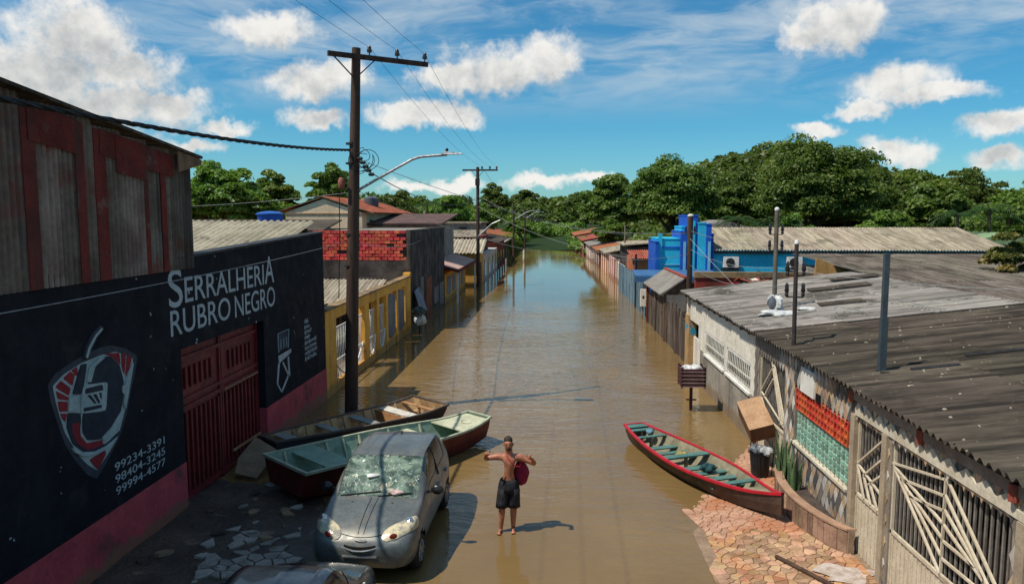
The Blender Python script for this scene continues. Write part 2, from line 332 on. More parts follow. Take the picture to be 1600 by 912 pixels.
# ------------------------------------------------------------------ ground and water
def ground_z(x, y):
    # street bed dips under the flood; muddy bank by the workshop stands out of it near the camera
    z = -.45
    near = 1 / (1 + math.exp(max(-30, min(30, (y - 16.0) / 1.2))))
    bank = 1 / (1 + math.exp(max(-30, min(30, (x + 4.05) / .4))))
    z = z + near * .40 + near * bank * .19
    if 16 < y < 19 or x < -5.5: z += .1 * bank * max(0, 1 - abs(y - 17) / 4)
    if x > 2.9: z = min(z, -.25)
    z += .018 * math.sin(3.1 * x + 1.7 * y) * math.sin(1.3 * y - 2.2 * x) + .01 * math.sin(9 * x + 4 * y)
    return z
P = []
ys = [-40, -10, 0, 4] + [6 + .22 * i for i in range(70)] + [23, 26, 30, 40, 60, 100, 150, 190, 205, 240, 400, 1200]
xs = [-900, -200, -60, -20, -10] + [-8 + .22 * i for i in range(62)] + [6, 8, 12, 20, 60, 200, 900]
for y in ys:
    row = []
    for x in xs:
        z = ground_z(x, y)
        if y > 195 or abs(x) > 80: z = .6 + (0 if y < 300 else 3)
        row.append((x, y, z))
    P.append(row)
struct('ground', MB().grid(P), MUD, True)
w = MB(); w.add([(-70, -30, 0), (70, -30, 0), (70, 198, 0), (-70, 198, 0)], [(0, 1, 2, 3)])
struct('flood_water', w, WATER)

# pavement on the right with its crazy paving
def pave_z(x, y): return .015 + .095 * max(0, min(1, (x - 2.75) / 2.3)) * 1.0 - .022 * max(0, y - 13.2) + (0.02 if y < 12 else 0)
PAVE_M = M('pale_mortar_bed', (.30, .215, .15), (.2, .13, .085), 3, .8, .3, 20, .25)
STONE = M('orange_paving_stone', (.45, .29, .18), (.34, .20, .115), 3.2, .5, .4, 26, .4, rnd=.34, grime=((.36, .155, .055), .7, .48, .7), spots=((.16, .11, .08), 2.1, .70))
P = [[(x, y, pave_z(x, y) - .014) for x in (2.6, 2.9, 3.4, 4, 4.6, 5.2)] for y in [6 + .5 * i for i in range(30)]]
pv = MB().grid(P); pave = struct('pavement', pv, PAVE_M, True)
def voronoi(pts, poly, near=.9):
    out = []
    for i, p in enumerate(pts):
        c = list(poly)
        for j, q in enumerate(pts):
            if i == j or (p[0]-q[0])**2 + (p[1]-q[1])**2 > near * near: continue
            mx, my = (p[0]+q[0])/2, (p[1]+q[1])/2; nx, ny = q[0]-p[0], q[1]-p[1]; r = []
            for k in range(len(c)):
                a, b = c[k], c[(k+1) % len(c)]
                da = (a[0]-mx)*nx + (a[1]-my)*ny; db = (b[0]-mx)*nx + (b[1]-my)*ny
                if da <= 0: r.append(a)
                if da * db < 0: t = da / (da - db); r.append((a[0]+(b[0]-a[0])*t, a[1]+(b[1]-a[1])*t))
            c = r
            if len(c) < 3: break
        if len(c) >= 3: out.append(c)
    return out
def stone_piece(cell, gap, zf, th, name, m, parent, rise=.004):
    cx = sum(p[0] for p in cell)/len(cell); cy = sum(p[1] for p in cell)/len(cell)
    def ins(g, j=0): return [(p[0] + (cx-p[0]) * g/max(.06, math.hypot(cx-p[0], cy-p[1])), p[1] + (cy-p[1]) * g/max(.06, math.hypot(cx-p[0], cy-p[1]))) for p in cell]
    a, b = ins(gap), ins(gap + .014); n = len(cell); up = random.uniform(0, rise)
    v = [(x, y, zf(x, y) - th) for x, y in a] + [(x, y, zf(x, y) + up - .004) for x, y in a] + [(x, y, zf(x, y) + up + .003) for x, y in b]
    f = [(i, (i+1) % n, n+(i+1) % n, n+i) for i in range(n)] + [(n+i, n+(i+1) % n, 2*n+(i+1) % n, 2*n+i) for i in range(n)] + [tuple(range(2*n, 3*n))]
    mb = MB().add(v, f); o = wl(parent); me = mb.mesh(name, m, False, (cx, cy, zf(cx, cy)))
    return inst(me, name, parent, (cx, cy, zf(cx, cy)))
rr = random.Random(11); pts = []
while len(pts) < 1150:
    p = (rr.uniform(2.72, 5.04), rr.uniform(7.6, 19.4))
    if all((p[0]-q[0])**2 + (p[1]-q[1])**2 > .088**2 for q in pts): pts.append(p)
cells = voronoi(pts, [(2.72 + .12 * math.sin(y * 2.1) + .06 * math.sin(y * 5.3), y) for y in [7.6 + .5 * i for i in range(24)]] + [(5.04, 19.1), (5.04, 7.6)], .45)
cells.sort(key=lambda c: abs(sum(p[1] for p in c) / len(c) - 11.6))
for c in cells[:296]: stone_piece(c, .009, pave_z, .03, 'paving_stone', STONE, pave)
sf = MB()
for c in cells[296:]:
    o = stone_piece(c, .009, pave_z, .03, 'paving_stone', STONE, pave); L_ = wl(o)
    sf.add([Vector(v.co) + L_ for v in o.data.vertices], [tuple(p.vertices) for p in o.data.polygons]); me_ = o.data; bpy.data.objects.remove(o); bpy.data.meshes.remove(me_)
tag(sf.build('paving_field', STONE, pave), kind='stuff')
# broken pale cobbles in the mud on the left
gnd = bpy.data.objects['ground']
PALESTONE = M('pale_cobble', (.30, .28, .25), (.2, .185, .165), 4, .7, .3, 25, .3, rnd=.25, grime=((.05, .04, .03), 3, .55, .7))
pts = []
while len(pts) < 62:
    p = (rr.gauss(-5.15, .4), rr.gauss(11.55, .62))
    if -6.3 < p[0] < -4.1 and 10.0 < p[1] < 13.4 and all((p[0]-q[0])**2 + (p[1]-q[1])**2 > .13**2 for q in pts): pts.append(p)
for c in voronoi(pts, [(-6.2, 10.4), (-5.2, 10.2), (-4.3, 10.6), (-4.1, 11.6), (-4.5, 12.6), (-5.3, 12.9), (-6.1, 12.2)]):
    ar = abs(sum(c[i][0]*c[(i+1) % len(c)][1] - c[(i+1) % len(c)][0]*c[i][1] for i in range(len(c))))/2
    if ar < .09 and rr.random() < .85: stone_piece(c, .018, lambda x, y: ground_z(x, y) + .022, .06, 'cobble', PALESTONE, gnd, .02)

# ------------------------------------------------------------------ black workshop on the left
X0 = -7.05
ws = thing('workshop', 'black metalwork shop with pink base, sign lettering, mural and dark red gate', 'workshop', (X0, 14, 0))
wb = MB()
wb.box(-7.35, X0, 4, 13.5, 1.0, 4.9); wb.box(-7.35, X0, 17.55, 22.4, 1.0, 4.9); wb.box(-7.35, X0, 13.5, 17.55, 3.2, 4.9)
wb.add([(-7.35, 13.45, 4.9), (X0, 13.45, 4.9), (X0, 22.4, 4.9), (-7.35, 22.4, 4.9), (-7.35, 22.4, 5.22), (X0, 22.4, 5.22)], [(0, 1, 2, 3), (0, 4, 5, 1), (1, 5, 2), (2, 5, 4, 3), (0, 3, 4)])
wb.box(-15, -7.35, 22.1, 22.4, -.4, 5.2)
wb.build('wall', BLACKWALL, ws)
pb = MB(); pb.box(-7.37, X0 + .015, 4, 13.5, -.5, 1.0); pb.box(-7.37, X0 + .015, 17.55, 22.43, -.5, 1.0); pb.build('pink_base', PINK, ws)
cp = MB(); cp.beam((-7.2, 13.45, 4.93), (-7.2, 22.42, 5.25), .36, .05); cp.build('wall_coping', IRON, ws)
# gate: frame, leaves, raised ribs
gt = MB().box(-7.33, -7.27, 13.5, 17.55, -.3, 3.2).build('gate', GATERED, ws)
g = MB()
for y in (13.54, 15.48, 15.58, 17.51): g.beam((-7.25, y, -.2), (-7.25, y, 3.2), .07, .05, (1, 0, 0))
for z in (.12, 1.95, 2.12, 2.95): g.beam((-7.245, 13.5, z), (-7.245, 17.55, z), .05, .08)
g.build('gate_frame', GATERED, gt)
rb = MB().box(-.02, .02, -.032, .032, 0, 1.62).mesh('rib', GATERED); rs = MB().box(-.02, .02, -.04, .04, 0, .42).mesh('short_rib', GATERED)
for y0, y1 in ((13.75, 15.35), (15.75, 17.4)):
    for k in range(9): inst(rb, 'rib', gt, (-7.24, y0 + (y1-y0)*k/8, .22))
    for k in range(6): inst(rs, 'short_rib', gt, (-7.24, y0 + .25 + (y1-y0-.5)*k/5, 2.32))
MB().beam((-7.2, 15.6, 1.93), (-7.2, 17.45, 1.93), .03, .03).build('latch_bar', M('rusty_bar', (.4, .22, .11), (.3, .15, .08), 5, .6), gt)
MB().beam((-7.18, 15.9, .45), (-7.18, 17.45, .4), .04, .05).build('lower_rail', MATS['rusty_bar'], gt)
# sign lettering
for s, a, b, c, d in (('S', 13.14, 13.66, 4.02, 4.74), ('ERRALHERI', 13.74, 17.66, 4.07, 4.56), ('A', 17.72, 18.32, 4.07, 4.74), ('RUBRO', 13.16, 15.72, 3.49, 3.98), ('NEGRO', 15.95, 18.34, 3.47, 3.97)):
    text_mesh(s, a, b, c, d, 'sign_lettering', LETTER, ws)
for k, s in enumerate(('99234-3391', '98404-3245', '99994-4577')):
    text_mesh(s, 11.22, 12.76, 1.60 - k * .2, 1.74 - k * .2, 'sign_lettering', LETTER, ws)
LOGO = {'BORDER':[(9.78,3.37),(9.96,3.5),(10.5,3.62),(11.0,3.68),(11.32,3.66),(11.71,3.54),(12.02,3.36),(11.98,3.18),(11.83,2.9),(11.61,2.43),(11.41,2.14),(10.99,1.81),(10.74,1.66),(10.52,1.81),(10.26,2.12),(10.06,2.43),(9.92,2.8),(9.82,3.12)],
'FIELD':[(9.88,3.33),(10.11,3.44),(10.54,3.53),(11.04,3.56),(11.42,3.54),(11.9,3.35),(11.81,3.07),(11.59,2.54),(11.41,2.24),(11.23,2.06),(11.0,1.92),(10.76,1.79),(10.54,1.96),(10.36,2.15),(10.08,2.58),(9.97,2.91),(9.91,3.13)],
'r1':[(9.92,3.3),(10.05,3.37),(10.26,3.21),(10.21,3.1)],'r2':[(10.1,3.39),(10.27,3.46),(10.37,3.38),(10.3,3.23)],'r3':[(10.29,3.47),(10.43,3.5),(10.44,3.37),(10.39,3.36)],'r4':[(9.93,3.25),(10.21,3.08),(10.2,3.04),(9.96,3.12)],'r5':[(9.96,3.09),(10.17,3.03),(10.15,2.89),(9.98,2.93)],'r6':[(9.99,2.9),(10.14,2.86),(10.09,2.75),(10.04,2.8)],
't1':[(11.08,3.57),(11.5,3.51),(11.52,3.3),(11.3,3.48)],'t2':[(11.56,3.5),(11.69,3.46),(11.61,3.12),(11.55,3.26)],'t3':[(11.72,3.44),(11.86,3.36),(11.68,3.07),(11.64,3.11)],
'LOW':[(10.15,2.87),(10.44,2.79),(10.43,2.63),(10.34,2.46),(10.54,2.25),(11.02,2.13),(11.41,2.24),(11.32,2.14),(10.85,2.08),(10.46,2.18),(10.22,2.38),(10.11,2.66)],
'b1':[(10.22,2.68),(10.41,2.66),(10.4,2.45),(10.54,2.29),(10.91,2.23),(10.94,2.14),(10.56,2.18),(10.33,2.34),(10.23,2.53)],'b2':[(10.58,2.02),(10.98,2.04),(10.99,1.97),(10.77,1.8)],
'HELM':[(10.65,3.18),(10.75,3.43),(10.99,3.53),(11.25,3.5),(11.48,3.31),(11.57,3.02),(11.55,2.79),(11.44,2.54),(11.2,2.34),(10.87,2.25),(10.57,2.33),(10.46,2.49),(10.49,2.77),(11.04,2.68),(11.12,3.1)],
'SIDE':[(10.28,3.11),(10.51,3.51),(10.65,3.5),(10.5,3.06)],
'BOX':[(10.47,3.04),(10.53,3.19),(11.05,3.12),(11.13,3.09),(11.05,2.66),(10.44,2.78)],'BOXD':[(10.57,3.13),(10.99,3.1),(11.01,3.0),(10.55,3.05)],'BOXB':[(10.5,2.85),(10.94,2.79),(10.94,2.74),(10.49,2.79)],'RAY1':[(10.6,3.02),(10.68,3.01),(10.82,2.84),(10.76,2.85)],'RAY2':[(10.74,3.0),(10.82,2.99),(10.91,2.83),(10.86,2.83)],'RAY3':[(10.89,2.99),(10.95,2.98),(10.95,2.89),(10.93,2.88)],
'HIGH':[(10.61,3.22),(10.69,3.43),(10.97,3.54),(11.1,3.51),(10.83,3.42),(10.71,3.2)],'RESP':[(10.2,3.09),(10.37,3.07),(10.38,2.86),(10.15,2.89)],'KNOB':[(11.57,2.97),(11.63,2.91),(11.62,2.82),(11.56,2.79),(11.5,2.85),(11.51,2.94)],'SLIV':[(11.66,3.11),(11.88,3.29),(11.57,2.54),(11.52,2.66)],
'CRES':[(11.46,2.57),(11.41,2.41),(11.2,2.24),(10.93,2.21),(10.9,2.27),(11.15,2.36),(11.36,2.5)],'CRE2':[(10.19,2.34),(10.37,2.21),(10.7,2.11),(11.01,2.11),(11.31,2.17),(11.19,2.08),(10.76,2.05),(10.41,2.13),(10.23,2.25)],
'CABLE':[(10.56,3.61),(10.64,3.76),(10.82,3.93),(11.01,4.03),(11.1,3.97),(10.93,3.87),(10.77,3.71),(10.68,3.56)],'CABLI':[(10.6,3.6),(10.68,3.74),(10.86,3.9),(11.03,3.99),(11.06,3.96),(10.89,3.87),(10.73,3.72),(10.65,3.58)]}
lm = {'BORDER': SHIELD, 'FIELD': MPALE, 'HELM': HELMET, 'SIDE': HELMET, 'LOW': HELMET, 'BOX': MPALE, 'BOXD': HELMET, 'BOXB': HELMET, 'RAY1': HELMET, 'RAY2': HELMET, 'RAY3': HELMET, 'CABLE': SHIELD}
mur = None
def smooth_poly(p):      # round the corners a little, as a brush does
    n = len(p); out = []
    for i in range(n):
        a, b, c = p[i-1], p[i], p[(i+1) % n]
        out += [(b[0]*.78 + a[0]*.22, b[1]*.78 + a[1]*.22), (b[0]*.95 + a[0]*.025 + c[0]*.025, b[1]*.95 + a[1]*.025 + c[1]*.025), (b[0]*.78 + c[0]*.22, b[1]*.78 + c[1]*.22)]
    return out
for i, (k, p) in enumerate(LOGO.items()):
    q = smooth_poly(p); mb = MB().prism([(X0 - .002, y, z) for y, z in q], (.004 + .0012 * i, 0, 0))
    o = mb.build('mural' if i == 0 else 'mural_shape', lm.get(k, MRED if k[0] in 'rtb' else MPALE), ws if i == 0 else mur)
    if i == 0: mur = tag(o, 'painted shield emblem with a welding mask')
# painted chair and list of services
ch = None
for p in ([(18.44,2.72),(19.22,2.73),(19.13,2.24),(18.44,2.23)], [(18.43,2.14),(19.39,2.17),(19.38,2.07),(18.48,1.93)], [(18.41,1.94),(18.53,1.93),(18.37,1.41),(18.28,1.45)], [(19.1,1.99),(19.21,1.99),(19.26,1.44),(19.14,1.45)], [(18.3,1.48),(18.64,1.16),(18.58,1.14),(18.27,1.45)], [(19.17,1.46),(18.64,1.13),(18.55,1.17),(19.09,1.51)], [(18.71,1.91),(18.8,1.92),(19.22,1.45),(19.12,1.45)]):
    mb = MB().prism([(X0 - .002, y, z) for y, z in p], (.006, 0, 0))
    if ch is None: ch = tag(mb.build('painted_chair', SHIELD, ws), 'pale grey chair painted on the black wall')
    else: mb.build('chair_stroke', LETTER, ch)
fr = MB()
for a, b in (((18.44,2.23),(18.44,2.72)), ((18.44,2.72),(19.22,2.73)), ((19.22,2.73),(19.13,2.24)), ((18.6,2.3),(18.62,2.55)), ((18.8,2.3),(18.82,2.55)), ((19.0,2.3),(19.02,2.55))): fr.beam((X0 + .006, a[0], a[1]), (X0 + .006, b[0], b[1]), .006, .045, (1, 0, 0))
fr.build('chair_stroke', LETTER, ch)
ls = MB(); lr = random.Random(5)
for k in range(8):
    z = 2.68 - k * .155; y = 20.5; end = 20.5 + (.35, .42, .62, .5, 1.05, 1.0, 1.1, 1.0)[k]
    while y < end:
        wd = lr.uniform(.035, .06); ls.box(X0 - .002, X0 + .004, y, y + wd * .35, z, z + .1); ls.box(X0 - .002, X0 + .004, y + wd * .35, y + wd, z + lr.choice((0, .04, .08)), z + lr.choice((.03, .06, .1)) + .03); y += wd + .022
ls.build('service_list', LETTER, ws)
# roof behind the parapet falling towards the viewer
sheet = corr_mesh('roof_sheet', CREAM_ROOF, 1.06, 4.75, .21, .034, 6)
sl = math.atan2(1.95, 9.1)
rf = MB().beam((-7.5, 22.35, 5.3), (-16, 22.35, 5.3), .08, .12).build('roof_beam', WOOD, ws)
for i in range(9):
    for j in range(2):
        y = 13.7 + j * 4.45; inst(sheet, 'roof_sheet', rf, (-8.42 - i * 1.05, y, 3.62 + (y - 13.7) * math.tan(sl) + .012 * (i % 2) + .02 * j), (sl, 0, R(random.uniform(-.25, .25))))

# corrugated upper shed over the workshop
sh = thing('corrugated_shed', 'tall upper shed of rusty corrugated sheets with faded red paint above the black wall', 'shed', (-9, 10, 4.9))
vs_ = corr_mesh('wall_sheet', ZINC, .80, 1.0, .1143, .030, 8)
def top_z(y): return 6.84 + (13.4 - y) * .105
y = 4.9; k = 0
while y < 13.35:
    wd = .80; o = inst(vs_, 'wall_sheet', sh, (X0 + .02 + .012 * (k % 2), y, 4.72 + random.uniform(-.02, .03)), None, None)
    # local x -> +Y, local y -> +Z, local z -> +X
    h = top_z(y + .4) - 4.72 + .06; o.matrix_basis = Matrix.Translation(Vector((X0 + .014 + .008 * (k % 2), y, 4.72)) - wl(sh)) @ Matrix(((0, 0, 1, 0), (1, 0, 0, 0), (0, 1, 0, 0), (0, 0, 0, 1))) @ Matrix.Diagonal((1.02, h, 1, 1)); y += .765; k += 1
for y, wd in ((4.9, .3), (7.5, .22), (8.55, .16), (9.5, .26), (10.6, .2), (11.05, .3), (12.4, .14), (12.95, .18)):
    MB().box(X0 + .046, X0 + .056, y, y + wd, 4.72, top_z(y) - .03).build('red_strip', RUSTRED, sh)
for y, wd, hh in ((9.62, 1.05, .5), (11.2, 2.2, .40), (11.6, .9, .6)):
    MB().add([(X0 + .052 + hh * .03, y, top_z(y)), (X0 + .052 + hh * .03, y + wd, top_z(y + wd)), (X0 + .052 + hh * .03, y + wd, top_z(y + wd) - hh), (X0 + .052 + hh * .03, y, top_z(y) - hh)], [(0, 1, 2, 3)]).build('red_panel', RUSTRED, sh)
MB().box(-12, X0 + .0, 13.36, 13.40, 4.7, 6.8).build('side_wall', ZINC, sh)
MB().box(-7.2, X0 - .05, 4.9, 13.36, 4.9, 6.7).build('inner_frame', DARKIN, sh)
r = MB(); r.prism([(-12.5, 4, top_z(4) + .08), (-6.85, 4, top_z(4) + .08), (-6.85, 14.3, top_z(14.3) + .1), (-12.5, 14.3, top_z(14.3) + .1)], (0, 0, .05)); r.build('roof', DARK_ROOF, sh)
MB().prism([(-6.87, 13.4, top_z(13.4) + .08), (-6.87, 14.28, top_z(14.28) + .08), (-6.87, 14.28, top_z(14.28) - .02), (-6.87, 13.4, top_z(13.4) - .3)], (-.03, 0, 0)).build('eave_board', WOOD, sh)

# ------------------------------------------------------------------ ochre garden wall with white grilles
yw = thing('ochre_wall', 'ochre garden wall with white scrolled grilles standing in the flood', 'wall', (X0, 29, 0))
b = MB(); segs = [(22.44, 23.6), (27.3, 28.0), (29.25, 29.75), (30.95, 31.3), (33.05, 33.4), (35.05, 36.5)]
for a, c in segs: b.box(-7.3, X0, a, c, -.5, 2.42)
for a, c in ((31.3, 33.05), (33.4, 35.05)): b.box(-7.3, X0 - .06, a, c, -.5, .75)
b.box(-7.3, X0 - .03, 23.6, 27.3, -.5, .3); b.box(-7.3, X0 - .03, 28.0, 29.25, -.5, .3); b.box(-7.3, X0 - .03, 29.75, 30.95, -.5, .3)
b.box(-7.32, X0 + .01, 22.44, 36.5, 2.42, 2.78); b.build('wall', YELLOW, yw)
MB().box(-7.36, X0 + .06, 22.44, 36.52, 2.78, 2.84).build('wall_coping', M('dirty_coping', (.3, .2, .1), (.12, .09, .06), 1.2, .9), yw)
for a, c in ((23.6, 27.3), (28.0, 29.25), (29.75, 30.95)):
    n = max(4, int((c - a) / .19))
    gr = MB()
    pts = [(X0 - .08, a + (c-a)*t/10, .25 + .75 * (2*t/10-1)**2) for t in range(11)]; gr.tube(pts, .035, 6)
    gro = gr.build('grille', WHITEP, yw)
    for z in (.95, 2.05): MB().beam((X0 - .12, a, z), (X0 - .12, c, z), .03, .05).build('grille_rail', WHITEP, gro)
    for k in range(n):
        y = a + (c-a)*(k+.5)/n; q = MB()
        q.tube([(X0 - .12, y + .06*math.sin(t*.9), .3 + t*.22) for t in range(9)], .016, 5); q.build('grille_bar', WHITEP, gro)
for a, c in ((31.42, 32.9), (33.5, 34.9)):
    MB().prism([(X0 - .02, a, 2.2), (X0 - .02, a, .55), (X0 - .02, (a+c)/2, .38), (X0 - .02, c, .55), (X0 - .02, c, 2.2), (X0 - .02, (a+c)/2, 2.36)], (-.05, 0, 0)).build('grey_panel', M('grey_blue_panel', (.2, .2, .2), (.14, .14, .145), 1.5, .7, .1), yw)
MB().box(-7.34, X0 + .04, 36.0, 36.45, 2.84, 2.98).build('yellow_block', YELLOW, yw)
# plants in the garden
def foliage_mesh(name, n, c, rad, size, m, seed=0, clumps=None, flat=.0):
    rg = np.random.RandomState(seed); c = np.array(c); rad = np.array(rad)
    k = clumps or max(6, n // 110)
    d = rg.normal(size=(k, 3)); d /= np.linalg.norm(d, axis=1)[:, None]; d[:, 2] = np.where(d[:, 2] < -.35, -d[:, 2] * .4, d[:, 2])
    cc = d * (rg.uniform(.35, .93, (k, 1))) * rad * (1 + .05 * rg.normal(size=(k, 1))); cr = rg.uniform(.16, .33, k) * rad.mean(); tone_k = rg.uniform(.0, 1., k)
    a = rg.randint(0, k, n); u = rg.normal(size=(n, 3)); u /= np.linalg.norm(u, axis=1)[:, None]; u[:, 2] = np.abs(u[:, 2]) * .9 - .25
    p = cc[a] + u * (cr[a] * rg.uniform(.55, 1.08, n))[:, None] * np.array([1, 1, .8])
    nrm = u * .7 + rg.normal(size=(n, 3)) * .55 + np.array([0, 0, .45]); nrm /= np.linalg.norm(nrm, axis=1)[:, None]
    t = np.cross(nrm, rg.normal(size=(n, 3))); t /= np.linalg.norm(t, axis=1)[:, None]; b2 = np.cross(nrm, t)
    s = size * rg.uniform(.6, 1.35, n)[:, None]; t = t * s; b2 = b2 * s * .55
    V = np.empty((n, 4, 3)); V[:, 0] = p - t; V[:, 1] = p - b2 + nrm * s * .12; V[:, 2] = p + t - nrm * s * .15; V[:, 3] = p + b2 + nrm * s * .12
    V = V.reshape(-1, 3) + c
    me = bpy.data.meshes.new(name); me.vertices.add(4 * n); me.vertices.foreach_set('co', V.ravel().astype(np.float32))
    me.loops.add(4 * n); me.loops.foreach_set('vertex_index', np.arange(4 * n, dtype=np.int32))
    me.polygons.add(n); me.polygons.foreach_set('loop_start', np.arange(0, 4 * n, 4, dtype=np.int32)); me.polygons.foreach_set('loop_total', np.full(n, 4, dtype=np.int32))
    me.update(calc_edges=True); me.materials.append(m)
    at = me.attributes.new('tone', 'FLOAT', 'FACE'); at.data.foreach_set('value', np.clip(tone_k[a] * .65 + rg.uniform(0, .4, n), 0, 1).astype(np.float32))
    return me
for x, y, s, lb in ((-8.1, 24.6, .55, 'leafy green shrub behind the first white grille of the ochre wall'), (-8.3, 28.6, .45, 'smaller green shrub behind the middle grille of the ochre wall')):
    t = thing('garden_shrub', lb, 'shrub', (x, y, 0)); MB().tube([(x, y, -.3), (x + .03, y, .3), (x, y + .05, .8)], [.05, .04, .02], 6).build('stem', BARK, t)
    inst(foliage_mesh('foliage', 700, (0, 0, .9), (s, s, s * .9), .11, LEAF_L, int(y)), 'foliage', t, (x, y, 0))
# lean-to in the yard
lt = thing('lean_to', 'pale lean-to roof on posts in the yard behind the ochre wall', 'shelter', (-9.5, 29, 0))
me = corr_mesh('roof_sheet', TAN_ROOF, 1.06, 3.2)
for i in range(4): inst(me, 'roof_sheet', lt, (-11.4 + i * 1.05, 28.6, 2.3), (R(13), 0, 0))
for x in (-11.3, -9.2, -7.5):
    for y in (28.8, 31.5): MB().box(x - .05, x + .05, y - .05, y + .05, -.5, 2.3 + (y - 28.8) * .2).build('post', WOOD, lt)
MB().box(-11.4, -7.3, 31.75, 31.8, -.5, 3.1).build('back_wall', OLDCONC, lt)

# ------------------------------------------------------------------ dark plastered building with raw brick top
db = thing('dark_building', 'black stained building with raw red brick upper wall behind the ochre wall', 'building', (-9, 42, 0))
b = MB(); b.box(-16, X0, 36.55, 36.8, -.5, 3.55); b.box(-16, X0, 36.72, 36.8, 3.55, 5.06); b.box(-7.3, X0, 36.8, 48.2, -.5, 5.08); b.box(-7.25 , X0 - .002, 36.55, 36.72, 3.55, 5.1); b.box(-16, -7.3, 47.9, 48.2, -.5, 5.0)
b.build('wall', OLDCONC, db)
bm_ = MB().box(-.148, .148, -.06, .06, -.075, .075).mesh('brick', BRICKM)
bw = MB().box(-16, -7.3, 36.62, 36.72, 3.55, 5.02).build('brick_wall', MORTAR, db)
for j in range(9):
    for i in range(15):
        x = -7.42 - i * .318 - (.16 if j % 2 else 0); z = 3.65 + j * .166
        if z > 4.98 or (i in (6, 7) and j in (6, 7) and False): continue
        q = random.random()
        if q < .025: continue
        inst(bm_, 'brick', bw, (x, 36.66 - random.uniform(.03, .065), z), (random.uniform(-.03, .03), random.uniform(-.03, .03), random.uniform(-.04, .04)), (random.uniform(.9, 1.03), 1, random.uniform(.88, 1.03)))
for a, c, z0, z1, m, nm in ((39.3, 40.1, .0, 2.5, M('grey_door_paint', (.22, .21, .2), (.15, .14, .13), 1.5, .8), 'door'), (40.9, 42.9, -.3, 2.3, M('rust_orange_door', (.24, .075, .03), (.16, .05, .022), 1.6, .75, .1), 'door'), (43.8, 45.4, .5, 1.5, M('grey_door_paint', (0,0,0)), 'window_panel'), (46.0, 47.6, .2, 1.6, MATS['grey_door_paint'], 'window_panel')):
    MB().box(X0 - .05, X0 + .03, a, c, z0, z1).build(nm, m, db)
me = corr_mesh('roof_sheet', GREY_ROOF, 1.06, 4.4)
for i in range(11): inst(me, 'roof_sheet', db, (-7.2, 37.0 + i * 1.03, 5.02), (0, R(4), R(90)))
MB().box(-12, -7.2, 36.8, 48, 4.8, 4.95).build('roof_deck', DARKIN, db)
# ------------------------------------------------------------------ beige house and blue tank behind the workshop
bh = thing('beige_house', 'beige gabled house with red tiled roof behind the workshop', 'house', (-15.6, 57, 0))
b = MB(); b.box(-18.2, -12.9, 49.8, 64, -.5, 6.05); b.prism([(-18.2, 49.82, 6.05), (-12.9, 49.82, 6.05), (-15.55, 49.82, 6.98)], (0, 14.1, 0)); b.build('wall', BEIGE, bh)
for sx in (-1, 1):
    P = []
    for i in range(2 * 26 + 1):
        y = 49.8 + 14.8 * i / 52; wv = .05 * (i % 2)
        P.append([(-15.6, y, 7.14 + wv), (-15.6 + sx * 1.75, y, 6.58 + wv), (-15.6 + sx * 3.45, y, 6.04 + wv)])
    MB().grid(P).build('roof', TERRA, bh)
for sx in (-1, 1): MB().beam((-15.6, 49.78, 7.1), (-15.6 + sx * 3.5, 49.78, 6.0), .08, .16, (0, 1, 0)).build('barge_board', WOOD, bh)
MB().box(-18.2, -12.9, 49.76, 49.797, 5.9, 6.0).build('gable_band', M('brown_band', (.3, .18, .1), (.22, .13, .08), 2), bh)
w_ = MB().box(-17.6, -15.9, 49.74, 49.79, 4.0, 5.35).build('porch_opening', DARKIN, bh)
MB().box(-15.8, -15.2, 49.75, 49.79, 4.2, 5.4).build('window', GLASSD, bh)
for y in (52, 55.2, 58.4, 61.5):
    wn = MB().box(-12.92, -12.86, y, y + 1.0, 4.4, 5.5).build('window', GLASSD, bh); MB().box(-12.89, -12.82, y - .08, y, 4.3, 5.6).build('frame', WOOD, wn)
tk = thing('water_tank', 'blue round water tank above the cream roof', 'tank', (-12.4, 32, 4.2))
MB().lathe((-12.4, 32, 5.25), [(.42, 0), (.5, .1), (.55, .55), (.56, .58)], 20).build('tank_body', BLUE2, tk, True); MB().lathe((-12.4, 32, 5.83), [(.6, 0), (.6, .05), (.4, .12), (.1, .16)], 20).build('lid', M('blue_lid', (.02, .12, .42), (.02, .09, .35), 3, .5), tk, True)
st = MB()
for sx in (-.35, .35):
    for sy in (-.35, .35): st.box(-12.4+sx-.05, -12.4+sx+.05, 32+sy-.05, 32+sy+.05, 0, 5.15)
st.box(-12.9, -11.9, 31.5, 32.5, 5.15, 5.25); st.build('tank_stand', WOOD, tk)
tk2 = thing('water_tank', 'grey water tank on the red tiled roof of the beige house', 'tank', (-13.6, 58, 5.9)); MB().lathe((-14.0, 57, 6.4), [(.5, 0), (.55, .3), (.55, .8), (.3, .95)], 16).build('tank_body', M('grey_tank', (.1, .11, .13), (.07, .08, .1), 3, .5), tk2, True)

# low long roofs behind the workshop
lr_ = thing('back_roof', 'low brown roof between workshop and trees on the left', 'roof', (-21, 45, 0))
MB().prism([(-27, 42, 4.9), (-13.2, 42, 4.9), (-13.2, 46, 5.5), (-27, 46, 5.5)], (0, 0, .08)).build('roof', DARK_ROOF, lr_); MB().box(-26.5, -13.6, 42.4, 45.8, -.5, 4.88).build('wall', OLDCONC, lr_)

